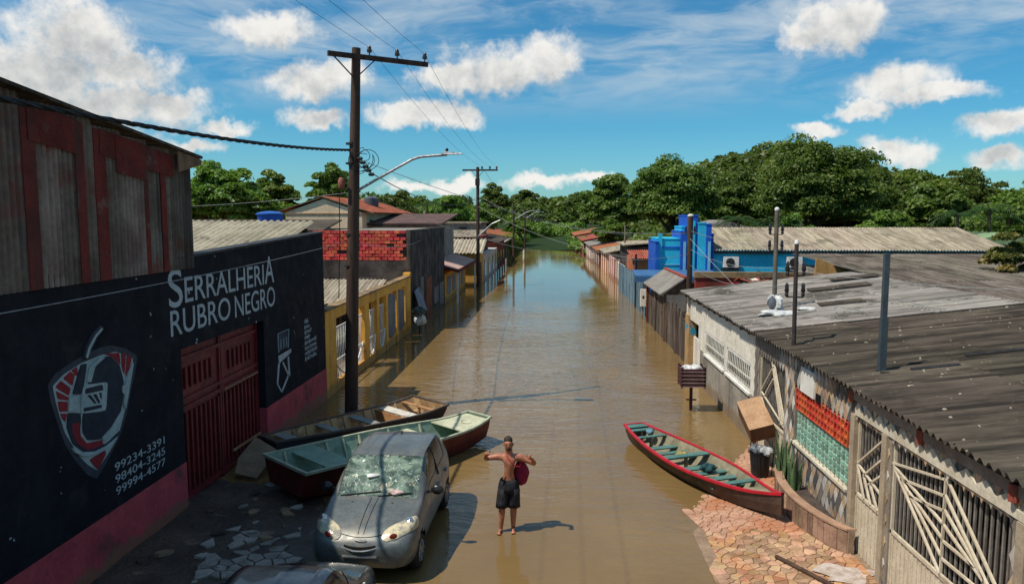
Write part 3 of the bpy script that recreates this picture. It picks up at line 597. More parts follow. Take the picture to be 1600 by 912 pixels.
# ------------------------------------------------------------------ left row of far houses
def roof_sheets(parent, x0, y0, z0, x1, y1, z1, along, n, m, wave=.177, amp=.03):
    """sheets side by side; water runs along 'along' ('x' or 'y') from (x0,y0,z0) to (x1,y1,z1)"""
    if along == 'x':
        L = math.hypot(x1 - x0, z1 - z0); wd = abs(y1 - y0) / n; me = corr_mesh('roof_sheet', m, wd + .05, L, wave, amp)
        a = math.atan2(z1 - z0, abs(x1 - x0))
        for i in range(n):
            y = y0 + (y1 - y0) * i / n; s = 1 if x1 > x0 else -1
            o = inst(me, 'roof_sheet', parent, (x0, y, z0 + .01 * (i % 2)))
            # local y -> slope direction, local x -> +Y
            Xa = Vector((0, 1, 0)); Ya = Vector((s * math.cos(a), 0, math.sin(a))); Za = Xa.cross(Ya)
            o.matrix_basis = Matrix.Translation(Vector((x0, y, z0 + .008 * (i % 2))) - wl(parent)) @ Matrix((Xa, Ya, Za)).transposed().to_4x4() @ Matrix.Rotation(R(random.uniform(-.3, .3)), 4, 'Z')
    else:
        L = math.hypot(y1 - y0, z1 - z0); wd = abs(x1 - x0) / n; me = corr_mesh('roof_sheet', m, wd + .05, L, wave, amp); a = math.atan2(z1 - z0, y1 - y0)
        for i in range(n): inst(me, 'roof_sheet', parent, (x0 + (x1 - x0) * i / n, y0, z0 + .008 * (i % 2)), (a, 0, R(random.uniform(-.3, .3))))
ah = thing('awning_house', 'orange house with red edged sloping awning beside the flooded street', 'house', (-7.5, 54, 0))
MB().box(-12, X0, 48.25, 60, -.5, 2.0).build('wall', YELLOW, ah)
MB().prism([(-9, 48.3, 3.0), (-6.15, 48.3, 2.2), (-6.15, 60, 2.2), (-9, 60, 3.0)], (0, 0, .07)).build('awning', M('pinkish_awning', (.5, .33, .27), (.38, .24, .2), 1.2, .85), ah)
MB().box(-6.17, -6.1, 48.25, 60.05, 2.08, 2.3).build('red_edge', RUSTRED, ah)
MB().prism([(-9, 48.28, 2.9), (-6.12, 48.28, 2.08), (-6.12, 48.28, 2.26), (-9, 48.28, 3.08)], (0, -.06, 0)).build('red_edge', RUSTRED, ah)
for y in (49.5, 52, 54.5, 57): MB().box(X0, X0 + .04, y, y + 1.5, .5, 1.7).build('window', M('grey_shutter', (.28, .3, .32), (.2, .21, .23), 2), ah)
for y in (48.6, 59.7): MB().box(-6.3, -6.18, y, y + .12, -.5, 2.15).build('post', WHITEP, ah)
yh = thing('yellow_house', 'yellow house with cream corrugated roof past the red awning', 'house', (-8, 65, 0))
MB().box(-12, -6.1, 61.5, 66, -.5, 2.6).build('wall', M('yellow_house_paint', (.62, .36, .09), (.52, .29, .06), 1., .8, streak=((.2, .12, .05), .4, 1.4)), yh)
roof_sheets(yh, -12.2, 61.0, 2.75, -5.8, 65.5, 3.8, 'y', 6, CREAM_ROOF, .3, .06)
MB().box(-6.1, -6.06, 62.5, 63.6, -.3, 1.9).build('door', WOOD, yh)
gh = thing('white_walled_house', 'white walled house with dark red upper storey on the left bank', 'house', (-8, 75, 0))
MB().box(-11, -6.2, 66.3, 84, -.5, 2.3).build('wall', M('grey_white_wall', (.55, .53, .5), (.42, .4, .38), .8, .85, streak=((.2, .18, .16), .5, 1.2)), gh); MB().box(-11, -6.9, 66.5, 80, 2.3, 3.9).build('upper_wall', ROSE, gh)
roof_sheets(gh, -11.2, 66.0, 3.95, -6.7, 72, 4.5, 'y', 4, TAN_ROOF)
for y in (68, 72.5, 77, 81): MB().box(-6.2, -6.15, y, y + 1.3, .3, 1.8).build('window', GLASSD, gh)
for k, (y0, y1, x, z, m, rm, lb) in enumerate((
    (84.4, 98, -6.3, 2.9, ROSE, DARK_ROOF, 'faded red low house after the white walled house'),
    (98.5, 116, -6.6, 2.4, OLDCONC, GREY_ROOF, 'dark stained low house near the third street pole'),
    (116.5, 140, -6.9, 2.6, ROSE, TERRA, 'reddish far house with tiled roof on the left bank'),
    (141, 170, -7.2, 2.2, WHITEW, TERRA, 'small whitish house farthest down the left bank'))):
    t = thing('row_house', lb, 'house', (x - 2, (y0+y1)/2, 0), group='houses along the left bank')
    MB().box(x - 5, x, y0, y1, -.5, z).build('wall', m, t); MB().prism([(x - 5.2, y0 - .2, z + .9), (x + .35, y0 - .2, z - .05), (x + .35, y1 + .1, z - .05), (x - 5.2, y1 + .1, z + .9)], (0, 0, .1)).build('roof', rm, t)
    n = 3
    for i in range(n): MB().box(x, x + .05, y0 + (y1-y0)*(i+.3)/n, y0 + (y1-y0)*(i+.3)/n + 1.6, .4, 1.7).build('window', GLASSD, t)
mh = thing('row_house', 'long low house with purple brown roof behind the dark building', 'house', (-13, 60, 0))
MB().prism([(-14.5, 51, 5.2), (-7.6, 51, 5.2), (-7.6, 60, 5.9), (-14.5, 60, 5.9)], (0, 0, .12)).build('roof', M('purple_brown_roof', (.13, .075, .065), (.08, .05, .045), 1., .9), mh); MB().box(-14, -8, 51.3, 60, -.5, 5.15).build('wall', CONC, mh)
mh = thing('row_house', 'grey flat house with pale upper wall behind the yellow house', 'house', (-10, 72, 0))
MB().box(-13.5, -8.5, 86, 96, -.5, 5.0).build('wall', CONC, mh); MB().box(-13.8, -8.2, 85.8, 96.2, 5.0, 5.2).build('roof', TAN_ROOF, mh)
for x in (-12.5, -10.8): MB().box(x, x + .8, 85.95, 86, 3.6, 4.6).build('window', GLASSD, mh)

# ------------------------------------------------------------------ poles
P1 = (-5.86, 20.85, 0)
up = thing('utility_pole', 'tall dark wooden utility pole with crossarm and street lamp by the boats', 'pole', P1)
MB().tube([(-5.86, 20.85, -.6), (-5.78, 20.85, 2), (-5.66, 20.85, 5.5), (-5.47, 20.85, 10.4)], [.19, .185, .165, .12], 14).build('pole_shaft', POLEW, up, True)
MB().beam((-6.12, 20.32, 10.16), (-3.66, 22.0, 10.16), .1, .13).build('crossarm', POLEW, up)
for k, t in enumerate((.40, .68, .97)):
    x, y = -6.12 + 2.46 * t, 20.32 + 1.68 * t
    MB().lathe((x, y, 10.22), [(.02, 0), (.02, .08), (.07, .09), (.075, .16), (.05, .19), (.06, .22), (.03, .27)], 10).build('insulator', PORC, up, True)
for sx in (-1, 1): MB().beam((-5.5, 20.76, 9.55), (-5.5 + sx * .5, 20.76 + sx * .33, 10.12), .03, .03).build('brace', IRON, up)
MB().tube([(-5.60, 20.85, 6.42), (-4.6, 20.85, 6.98), (-3.95, 20.85, 7.33), (-3.74, 20.85, 7.4), (-3.4, 20.85, 7.43), (-2.95, 20.85, 7.46)], .04, 8).build('lamp_arm', STEEL, up, True)
lh = MB(); lh.add([(-3.1, 20.72, 7.46), (-2.5, 20.75, 7.47), (-2.5, 20.95, 7.47), (-3.1, 20.98, 7.46), (-3.05, 20.76, 7.55), (-2.55, 20.78, 7.51), (-2.55, 20.92, 7.51), (-3.05, 20.94, 7.55)], [(0,3,2,1),(4,5,6,7),(0,1,5,4),(1,2,6,5),(2,3,7,6),(3,0,4,7)]); h_ = lh.build('lamp_head', STEEL, up); MB().lathe((-2.95, 20.85, 7.55), [(.04, 0), (.045, .06), (.02, .09)], 8).build('photocell', IRON, h_, True)
MB().lathe((-5.92, 20.66, 6.5), [(.07, 0), (.1, .05), (.1, .25), (.06, .32)], 10).build('red_box', M('red_brown_box', (.3, .1, .07), (.22, .07, .05), 4, .5), up, True)
for z in (7.75, 7.2, 6.45, 5.2, 4.3): MB().lathe((-5.68 - (7-z)*.035, 20.85, z), [(.17, 0), (.17, .05)], 14).build('band', IRON, up)
lr2 = random.Random(14)
for k in range(6):
    c_ = (-5.28 + lr2.uniform(-.12, .12), 20.72, 7.2 + lr2.uniform(-.2, .25)); ra, rb, tl, ph = lr2.uniform(.2, .42), lr2.uniform(.15, .36), lr2.uniform(-.6, .6), lr2.uniform(0, 6); pts = []
    for i in range(17):
        t = ph + i / 16 * 2 * math.pi * lr2.choice((.8, .85, .9) if i == 0 else (.85,)); u, v = ra * math.cos(t), rb * math.sin(t) * (1 + .2 * math.sin(2 * t))
        pts.append((c_[0] + u * math.cos(tl) - v * math.sin(tl), c_[1] + .04 * math.sin(3 * t), c_[2] + u * math.sin(tl) + v * math.cos(tl)))
    MB().tube(pts, .010, 5).build('cable_loop', CABLE, up)
for k in range(5): MB().lathe((-5.4 + .08 * k, 20.7, 7.35 - .11 * k), [(.02, -.08), (.05, -.05), (.05, .06), (.02, .09)], 8, 'x').build('cable_clamp', CABLE, up)
MB().tube([(-6.0, 20.7, 6.4), (-6.02, 20.7, 5), (-6.08, 20.68, 3.4)], .014, 5).build('down_cable', CABLE, up)

def pole(x, y, top, label, group='street poles down the street', lamp=0, arm=True, r=.13, name='utility_pole', m=POLEW):
    t = thing(name, label, 'pole', (x, y, 0), group=group)
    MB().tube([(x, y, -.6), (x, y, top * .5), (x, y, top)], [r * 1.25, r * 1.1, r], 10).build('pole_shaft', m, t, True)
    if arm:
        MB().beam((x - 1.25, y, top - .25), (x + 1.65, y, top - .25), .1, .13).build('crossarm', m, t)
        for dx in (.35, 1., 1.55): MB().lathe((x + dx, y, top - .18), [(.03, 0), (.08, .1), (.08, .2), (.03, .28)], 8).build('insulator', PORC, t)
        for s in (-1, 1): MB().beam((x, y - .1, top - .9), (x + s * .5, y - .1, top - .3), .03, .03).build('brace', IRON, t)
        MB().box(x - .18, x + .18, y - .3, y - .1, top - 1.5, top - .95).build('fuse_box', IRON, t)
    if lamp:
        MB().tube([(x, y, lamp - 1.2), (x + 1.6, y, lamp - .25), (x + 2.2, y, lamp), (x + 2.9, y, lamp + .05)], .05, 7).build('lamp_arm', STEEL, t, True); MB().box(x + 2.7, x + 3.5, y - .12, y + .12, lamp + .02, lamp + .12).build('lamp_head', STEEL, t)
    return t
pole(-6.05, 60.5, 9.8, 'second wooden utility pole with crossarm beside the yellow house', lamp=0)
MB().tube([(-6, 60.4, 4.2), (-4.9, 60.4, 5.2), (-4.2, 60.4, 5.5)], .045, 6).build('lamp_arm', STEEL, bpy.data.objects['utility_pole.001']) 
pole(-5.15, 100, 7.6, 'third pole with curved lamp arm far down the left bank', lamp=6.6, arm=False)
pole(-4.9, 135, 7.4, 'fourth and farthest lamp pole before the end trees', lamp=6.7, arm=False, r=.15)
pole(-4.55, 74, 1.6, 'short grey post sticking out of the water before the second pole reflection', None, 0, False, .09, 'short_post', CONC)
pole(-3.6, 96, 1.5, 'short pale post sticking out of the water farther along the left bank', None, 0, False, .12, 'short_post', WHITEW)
def roof_pole(x, y, z0, z1, label, m, capm=None, ins=0, w=.055, square=False):
    t = thing('service_pole', label, 'pole', (x, y, z0), group='service poles of the right bank')
    if square: MB().box(x - w, x + w, y - w, y + w, z0, z1).build('pole_shaft', m, t)
    else: MB().tube([(x + .02, y, z0), (x, y, z1)], [w * 1.1, w], 10).build('pole_shaft', m, t, True)
    if capm: MB().lathe((x, y, z1), [(w * 1.15, 0), (w * 1.15, .05), (w * .5, .09)], 10).build('cap', capm, t, True)
    for k in range(ins):
        s = -1 if k % 2 else 1; z = z1 - .55 - .45 * (k // 2); MB().beam((x, y, z - .12), (x + s * .17, y, z - .12), .025, .025).build('bracket', IRON, t)
        MB().lathe((x + s * .17, y, z - .12), [(.02, 0), (.045, .05), (.03, .09), (.05, .13), (.035, .2), (.045, .24), (.015, .3)], 9).build('insulator', PORC, t, True)
    return t
roof_pole(6.27, 21, 2.6, 5.9, 'grey brown pole with pale cap rising beside the crumpled white tarp', M('brown_grey_pole', (.17, .14, .11), (.11, .09, .07), 4, .8, .2), WHITEP, 4, .058)
roof_pole(5.15, 15.8, 2.6, 5.15, 'dark pole with black insulators at the edge of the tiled house roof', M('dark_rust_pole', (.06, .045, .042), (.04, .03, .03), 4, .7, .2), WHITEP, 4, .042)
roof_pole(5.68, 12.8, 2.7, 5.1, 'blue grey square post standing on the dark roof', M('blue_grey_post', (.06, .08, .095), (.045, .06, .07), 4, .6, .1), None, 0, .042, True)
MB().box(5.63, 5.78, 12.7, 12.9, 2.9, 3.08).build('foot_block', MORTAR, bpy.data.objects['service_pole.002']); MB().box(5.63, 5.74, 12.75, 12.85, 3.0, 4.0).build('sleeve', MATS['blue_grey_post'], bpy.data.objects['service_pole.002'])
roof_pole(5.32, 28.7, -.4, 5.75, 'thick dark pole behind the far corner of the white house', POLEW, WHITEP, 2, .10)
roof_pole(5.35, 47, -.4, 3.4, 'thin dark pole before the blue corrugated fence', IRON, None, 2, .07)
roof_pole(6.9, 70, 0, 5.0, 'thin pale pole beyond the blue canopy', CONC, None, 0, .08)
# ------------------------------------------------------------------ wires
ins1 = [(-6.12 + 2.46 * t, 20.32 + 1.68 * t, 10.45) for t in (.40, .68, .97)]
for k, (p, x2) in enumerate(zip(ins1, (-5.7, -5.05, -4.5))):
    s = ('left', 'middle', 'right')[k]
    wire('power_line', p, (x2, 60.5, 9.85), .5, .0055, CABLE, s + ' overhead line from the tall pole to the second pole', group=None)
    wire('power_line', p, (p[0] - .15, -22, 10.6), .9, .0045, CABLE, s + ' overhead line running from the tall pole over the viewer', n=24)
wire('power_line', (-5.7, 60.5, 9.85), (-5.1, 100, 7.5), .5, .012, CABLE, 'overhead line from the second pole to the third pole')
tw = MB()
for ph in (0, 2.1, 4.2):
    pts = []
    for i in range(161):
        t = i / 160; b_ = Vector((-5.72, 20.85, 7.6)).lerp(Vector((-6.1, -8, 7.55)), t); b_.z -= .62 * 4 * t * (1 - t)
        pts.append(b_ + Vector((.022 * math.cos(ph + i * 1.1), 0, .022 * math.sin(ph + i * 1.1))))
    tw.tube(pts, .019, 5)
tag(tw.build('service_cable', CABLE, None, True), 'thick twisted black cable from the tall pole to upper left', 'cable')
for p, q, s, r, m, lb in (
    ((-5.5, 20.8, 7.35), (6.25, 43.5, 4.6), .55, .009, PALEWIRE, 'pale service wire from the tall pole across to the blue tower'),
    ((-5.5, 20.8, 7.2), (-6.0, 60.3, 7.4), .9, .016, CABLE, 'thick black cable sagging from the tall pole towards the second pole'),
    ((-6.0, 60.3, 7.5), (5.32, 28.7, 5.1), .9, .010, PALEWIRE, 'pale wire from the second pole to the thick right bank pole'),
    ((-6.0, 60.3, 6.6), (5.35, 47, 3.1), .6, .011, PALEWIRE, 'lower pale wire from the second pole to the thin dark right pole'),
    ((-5.6, 20.8, 6.5), (5.3, 28.7, 4.3), .9, .008, PALEWIRE, 'lowest pale wire crossing the street from the tall pole'),
    ((5.32, 28.7, 5.2), (6.27, 21, 4.9), .12, .008, PALEWIRE, 'wire between the thick pole and the pole beside the white tarp'),
    ((5.32, 28.7, 4.5), (6.27, 21, 4.3), .22, .008, PALEWIRE, 'lower slack wire between the thick pole and the pole beside the white tarp'),
    ((5.32, 28.7, 3.9), (5.15, 15.8, 4.3), .35, .007, PALEWIRE, 'pale blue wire running above the white house roof to the insulator pole'),
    ((6.27, 21, 4.3), (16, 17, 4.15), .3, .008, PALEWIRE, 'pale wire leaving the tarp pole towards the far right roofs'),
    ((5.3, 28.6, 4.9), (6.6, 25.8, 3.1), .02, .008, PALEWIRE, 'stay wire slanting from the thick pole down to the white house roof'),
    ((X0 + .06, 4.5, 4.5), (-5.9, 20.7, 5.0), .12, .008, PALEWIRE, 'thin pale wire along the black workshop wall'),
    ((-5.6, 20.8, 5.0), (-7.1, 40, 4.5), .25, .008, PALEWIRE, 'thin wire from the tall pole past the red bricks'),
    ((-5.8, 20.8, 6.4), (-25, 38, 6.5), .3, .008, PALEWIRE, 'thin wire from the tall pole to the trees on the left')):
    wire('service_wire', p, q, s, r, m, lb)
def cord(pts, r, m, label):
    tag(MB().tube(pts, r, 5).build('loose_cord', m, None, True), label, 'cord')
def rz(x): return 2.92 + .12 * (x - 4.9)
cord([(8.6 + .9 * t + .2 * math.sin(5 * t), 20.3 - 2.5 * t, rz(8.6 + .9 * t) + .07 + .25 * (1 - t) ** 2) for t in [i / 10 for i in range(11)]], .012, PALEWIRE, 'white cord lying curled on the grey roof right of the blue grey post')
cord([(7.0 + .8 * t, 18.2 + 1.2 * math.sin(3 * t), rz(7.0 + .8 * t) + .08 + .1 * math.sin(3 * t)) for t in [i / 8 for i in range(9)]], .012, PALEWIRE, 'short white cord lying on the roof left of the blue grey post')
# ------------------------------------------------------------------ white house on the right
XR = 5.1
wh = thing('white_house', 'white house with bare concrete base, grilled windows and grey corrugated roof', 'house', (XR, 23, 0))
b = MB()
b.box(XR, XR + .2, 18.42, 25.2, -.5, 1.22)
b.build('concrete_base', CONC, wh)
b = MB(); b.box(XR + .015, XR + .2, 18.42, 25.2, 1.98, 2.8)
for a, c in ((18.42, 18.85), (21.42, 21.75), (24.4, 25.2)): b.box(XR + .015, XR + .2, a, c, 1.22, 1.98)
b.box(XR + .02, XR + .2, 25.2, 27.2, 1.98, 2.8); b.box(XR + .16, XR + .22, 25.2, 27.2, -.5, 1.35); b.box(XR + .015, XR + .2, 25.2, 25.3, -.5, 1.98)
b.box(XR + .02, 11, 27.75, 27.95, -.5, 2.8); b.build('white_wall', WHITEW, wh)
MB().box(XR - .02, XR + .25, 27.2, 27.95, -.5, 2.1).build('painted_pillar', M('tan_pillar_paint', (.42, .27, .12), (.3, .19, .09), 2, .8, .1, spots=((.03, .25, .4), 2.2, .62)), wh)
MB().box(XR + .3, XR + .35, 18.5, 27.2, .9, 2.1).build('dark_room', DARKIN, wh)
for k, (a, c) in enumerate(((18.85, 21.42), (21.75, 24.4))):
    wn = MB().box(XR + .14, XR + .17, a, c, 1.22, 1.98).build('window', M('olive_glass', (.16, .15, .06), (.09, .09, .04), 1.5, .15, 0, spec=.5), wh)
    s = MB(); s.box(XR - .05, XR + .1, a - .05, c + .05, 1.16, 1.225); s.build('sill', WHITEP, wn)
    f = MB(); f.box(XR + .02, XR + .05, a, c, 1.9, 1.96); f.box(XR + .02, XR + .05, a, c, 1.24, 1.28); f.box(XR + .02, XR + .05, a, a + .05, 1.24, 1.96); f.box(XR + .02, XR + .05, c - .05, c, 1.24, 1.96); f.box(XR + .02, XR + .05, a, c, 1.55, 1.58); f.build('frame', WHITEP, wn)
    for i in range(14):
        y = a + (c - a) * (i + .5) / 14; MB().tube([(XR + .03, y, 1.26), (XR + .0, y + .03, 1.42), (XR + .0, y - .03, 1.55), (XR + .03, y, 1.92)], .011, 5).build('grille_bar', WHITEP, wn)
MB().box(XR - .05, XR + .03, 25.18, 25.26, 1.2, 2.2).build('trim', WHITEP, wh)
rm = MB().box(-.13, .28, -.045, .045, -.09, .0).mesh('rafter', GREYWOOD)
for i in range(12): inst(rm, 'rafter', wh, (XR, 18.7 + i * .8, 2.86))
MB().box(XR - .10, XR - .06, 18.3, 28.0, 2.80, 2.87).build('fascia', GREYWOOD, wh)
def big_roof(parent, y0, y1, m, z0=2.92, s=.12, x0=4.88, L=6.2):
    n = int(round((y1 - y0) / 1.0)); wd = (y1 - y0) / n; me = corr_mesh('roof_sheet', m, wd + .06, L / 3 + .12, .177, .036)
    a = math.atan(s)
    for i in range(n):
        for j in range(3):
            x = x0 + j * L / 3; o = inst(me, 'roof_sheet', parent, (0, 0, 0))
            Xa = Vector((0, -1, 0)); Ya = Vector((math.cos(a), 0, math.sin(a))); Za = Xa.cross(Ya)
            o.matrix_basis = Matrix.Translation(Vector((x + random.uniform(-.025, .025), y1 - i * wd, z0 + s * (x - x0) - .012 * j + .014 * (i % 2) + .02)) - wl(parent)) @ Matrix((Xa, Ya, Za)).transposed().to_4x4() @ Matrix.Rotation(R(random.uniform(-.5, .5)), 4, 'Z')
big_roof(wh, 17.9, 28.1, GREY_ROOF)
for (x, y, wx, wy) in ((8.2, 23.6, 1.9, .5), (7.4, 20.5, 1.2, .35), (9.6, 25.6, 1.6, .4)):
    MB().prism([(x, y, rz(x) + .06), (x + wx, y, rz(x + wx) + .06), (x + wx, y + wy, rz(x + wx) + .1), (x, y + wy, rz(x) + .1)], (0, 0, .02)).build('dark_roof_patch', DARK_ROOF, wh)

# ------------------------------------------------------------------ lozenge tiled house in front
th = thing('tiled_house', 'house faced with grey and beige lozenge tiles, barred gates and glass block window', 'house', (XR, 13, 0))
OPEN = [(16.05, 18.05, 0, 2.45), (12.55, 15.35, 1.06, 2.25), (11.35, 12.28, 0, 2.42), (8.1, 11.0, 0, 2.44)]
b = MB()
ysp = sorted({7.6, 18.42} | {v for o in OPEN for v in o[:2]})
for a, c in zip(ysp, ysp[1:]):
    o = [q for q in OPEN if q[0] <= a + .01 and q[1] >= c - .01]
    if not o: b.box(XR, XR + .22, a, c, -.5, 2.78)
    else:
        if o[0][2] > 0: b.box(XR, XR + .22, a, c, -.5, o[0][2])
        b.box(XR, XR + .22, a, c, o[0][3], 2.78)
b.build('wall', M('tile_bed_plaster', (.30, .26, .21), (.2, .17, .14), 2, .85, .2, 18), th)
tcol = M('lozenge_tile', (.30, .27, .235), (.22, .195, .17), 3, .6, .2, 24, .35, rnd=.72, grime=((.14, .1, .07), 2.4, .6, .5))
tcol2 = M('tan_lozenge_tile', (.46, .33, .215), (.36, .25, .16), 3, .6, .2, 24, .35, rnd=.3); tcol3 = M('white_lozenge_tile', (.56, .54, .5), (.44, .42, .39), 3, .6, .2, 24, .35, rnd=.15); tcol4 = M('slate_lozenge_tile', (.10, .10, .10), (.07, .07, .072), 3, .55, .2, 24, .35, rnd=.25)
def loz(m): return MB().prism([(0, -.088, 0), (0, 0, .165), (0, .088, 0), (0, 0, -.165)], (-.012, 0, 0)).mesh('tile', m)
TM = [loz(m) for m in (tcol, tcol, tcol2, tcol2, tcol3, tcol4)]
rg = random.Random(21); ntile = 0
def solid(y, z, m=.0):
    if not (7.7 < y < 18.4 and .0 < z < 2.76): return False
    for a, c, z0, z1 in OPEN:
        if a - m < y < c + m and z0 - m < z < z1 + m: return False
    return True
cand = []
for i in range(60):
    for j in range(19):
        y = 7.75 + i * .188 + (.094 if j % 2 else 0); z = .1 + j * .1715
        if solid(y, z, .05): cand.append((y, z))
cand.sort()
for y, z in cand[:300]: inst(rg.choice(TM), 'tile', th, (XR, y, z), None, (1, rg.uniform(.93, 1), rg.uniform(.93, 1)))
if len(cand) > 300:
    mb = MB()
    for y, z in cand[300:]: mb.prism([(XR, y - .086, z), (XR, y, z + .16), (XR, y + .086, z), (XR, y, z - .16)], (-.012, 0, 0))
    tag(mb.build('tile_field', tcol, th), kind='stuff')
# gable pieces and white zigzag border over the gates
bd = MB().prism([(XR, 7.7, 2.44), (XR, 12.3, 2.44), (XR, 12.3, 2.56)] + [(XR, 12.3 - (k + .5) * .2 - .1 * 0, 2.66 if k % 2 == 0 else 2.54) for k in range(22)] + [(XR, 7.7, 2.56)], (-.03, 0, 0)).build('zigzag_border', M('pale_border', (.6, .55, .44), (.48, .42, .32), 2, .8), th)
MB().box(XR - .04, XR + .2, 7.6, 12.4, 2.68, 2.82).build('plaster_band', M('grey_band', (.3, .25, .2), (.2, .16, .13), 1.5, .9), th)
for y in (12.42, 10.1, 8.05): MB().lathe((XR - .05, y, 2.62), [(.055, 0), (.055, .2)], 8).build('clay_pipe', TERRA, th)
for a, c in ((11.0, 11.35), (12.28, 12.42), (7.7, 8.1)): MB().box(XR - .045, XR + .1, (a + c) / 2 - .08, (a + c) / 2 + .08, -.1, 2.43).build('gate_post', M('dusty_post', (.38, .31, .22), (.28, .22, .16), 2, .85), th)
def gate(a, c, split, top, label, diag):
    t = MB().box(XR + .06, XR + .08, a, c, -.1, split).build('gate', IVORY, th); tag(t, label)
    ribm = MB().box(-.008, .012, -.02, .02, .12, split - .05).mesh('panel_rib', IVORY)
    n = int((c - a) / .12)
    for k in range(n): inst(ribm, 'panel_rib', t, (XR + .055, a + (c - a) * (k + .5) / n, 0))
    rl = MB()
    for z in (split, top - .03): rl.beam((XR + .05, a, z), (XR + .05, c, z), .04, .05)
    for y in (a + .02, c - .02): rl.beam((XR + .05, y, -.1), (XR + .05, y, top), .04, .04)
    rl.build('gate_frame', IVORY, t)
    bar = MB().box(-.012, .012, -.016, .016, split, top).mesh('bar', GREYBAR); n = int((c - a) / .115)
    for k in range(n): inst(bar, 'bar', t, (XR + .09, a + (c - a) * (k + .5) / n, 0))
    for (y0, z0, y1, z1) in diag: MB().beam((XR + .03, y0, z0), (XR + .03, y1, z1), .03, .032, (1, 0, 0)).build('slanting_bar', IVORY, t)
    return t
m3 = 9.55
gate(8.1, 11.0, 1.0, 2.42, 'wide ivory gate with geometric slanting bars', [(11, 2.05, m3, 2.32), (10.75, 1.9, m3, 2.1), (10.45, 1.75, m3, 1.9), (11, 2.02, m3, 1.02), (10.75, 1.92, m3, 1.28), (10.5, 1.8, m3, 1.52), (11, 2.02, m3, 1.72), (m3, 1.02, m3, 2.4),
     (m3, 2.36, 8.12, 1.28), (m3, 2.12, 8.3, 1.25), (m3, 1.92, 8.6, 1.45), (m3, 1.72, 8.12, 1.26), (m3, 1.5, 8.8, 1.5), (m3, 1.26, 8.5, 1.28), (m3, 1.04, 8.12, 1.06), (8.6, 1.45, 8.6, 1.02), (8.4, 1.3, 8.4, 1.02)])
gate(11.35, 12.28, 1.1, 2.4, 'narrow ivory gate with slanting bars', [(12.25, 1.62, 11.4, 2.25), (12.0, 1.5, 11.4, 1.95), (11.8, 1.42, 11.4, 1.7), (12.25, 1.62, 11.38, 1.42), (12.25, 1.6, 11.95, 1.12), (12.0, 1.5, 11.7, 1.12), (11.75, 1.45, 11.45, 1.12)])
gate(16.05, 18.05, .95, 2.42, 'grey barred gate with pale slanting bars beside the brown box', [(17.0, 2.4, 16.1, 1.25), (17.0, 2.25, 16.2, 1.15), (17.15, 2.4, 16.35, 1.1), (17.0, 2.3, 17.95, 1.5), (17.0, 2.0, 17.7, 1.4), (17.95, 1.5, 16.1, 1.1), (17.9, 1.35, 17.2, .95), (17.95, .55, 16.3, .25)])
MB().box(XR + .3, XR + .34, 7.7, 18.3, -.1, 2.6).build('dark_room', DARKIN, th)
# glass blocks and red breeze blocks
GB = M('green_glass_block', (.26, .46, .36), (.16, .33, .25), 8, .18, .3, 30, .6, rnd=.3)
gw = MB().box(XR + .05, XR + .12, 12.6, 15.3, 1.08, 1.74).build('glass_block_window', M('grout', (.62, .66, .58), (.5, .54, .47), 4, .8), th)
gb = MB().box(-.035, .02, -.080, .080, -.052, .052).mesh('glass_block', GB)
for i in range(14):
    for j in range(5): inst(gb, 'glass_block', gw, (XR + .06, 12.7 + i * .1925, 1.145 + j * .13))
bmesh_ = bmesh.new(); bmesh_.from_mesh(gb); bmesh.ops.bevel(bmesh_, geom=bmesh_.edges[:], offset=.014, segments=2, affect='EDGES'); bmesh_.to_mesh(gb); bmesh_.free()
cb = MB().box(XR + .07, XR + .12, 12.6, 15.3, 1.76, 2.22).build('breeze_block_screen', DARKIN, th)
q = MB(); 
for s in (-1, 1): q.box(-.05, .05, s * .07 - .012 if s > 0 else s * .07 - .012, s * .07 + .012, -.075, .075); q.box(-.05, .05, -.058, .058, s * .063 - .012, s * .063 + .012)
q.tube([(-.0, .045 * math.cos(t), .045 * math.sin(t)) for t in [k * math.pi / 4 for k in range(9)]], .02, 5, False)
qm = q.mesh('breeze_block', M('orange_breeze_block', (.56, .09, .04), (.42, .06, .03), 4, .8, .1, rnd=.15))
for i in range(17):
    for j in range(3): inst(qm, 'breeze_block', cb, (XR + .04, 12.69 + i * .1575, 1.84 + j * .15))
MB().box(XR - .06, XR + .2, 12.5, 15.4, 1.02, 1.07).build('window_sill', M('pale_border', (0,0,0)), th)
MB().box(XR - .05, XR + .03, 14.2, 14.95, 2.22, 2.72).build('meter_box', WHITEP, th)
MB().box(XR - .04, XR + .02, 13.9, 14.1, 2.2, 2.36).build('bracket_box', DARKIN, th)
big_roof(th, 7.0, 17.95, DARK_ROOF)
MB().box(XR + .15, 11, 18.2, 18.4, -.4, 2.7).build('party_wall', CONC, th)
MB().box(11.0, 11.2, 7, 28, -.4, 3.5).build('rear_wall', CONC, th)
for (x, y, wx, wy) in ((6.1, 12.6, .8, .07), (7.3, 13.2, 1.0, .06)):
    MB().prism([(x, y, rz(x) + .06), (x + wx, y, rz(x + wx) + .06), (x + wx, y + wy, rz(x + wx) + .08), (x, y + wy, rz(x) + .08)], (0, 0, .02)).build('dark_roof_patch', IRON, th)  # dark strips; the one beside the square post draws in its shadow
gp = thing('green_painted_wall', 'pale green painted wall at the right edge', 'wall', (XR, 7, 0)); MB().box(XR - .02, XR + .2, 5.5, 7.58, -.3, 2.5).build('wall', M('pale_green_paint', (.4, .56, .3), (.34, .48, .25), 1.5, .8), gp)

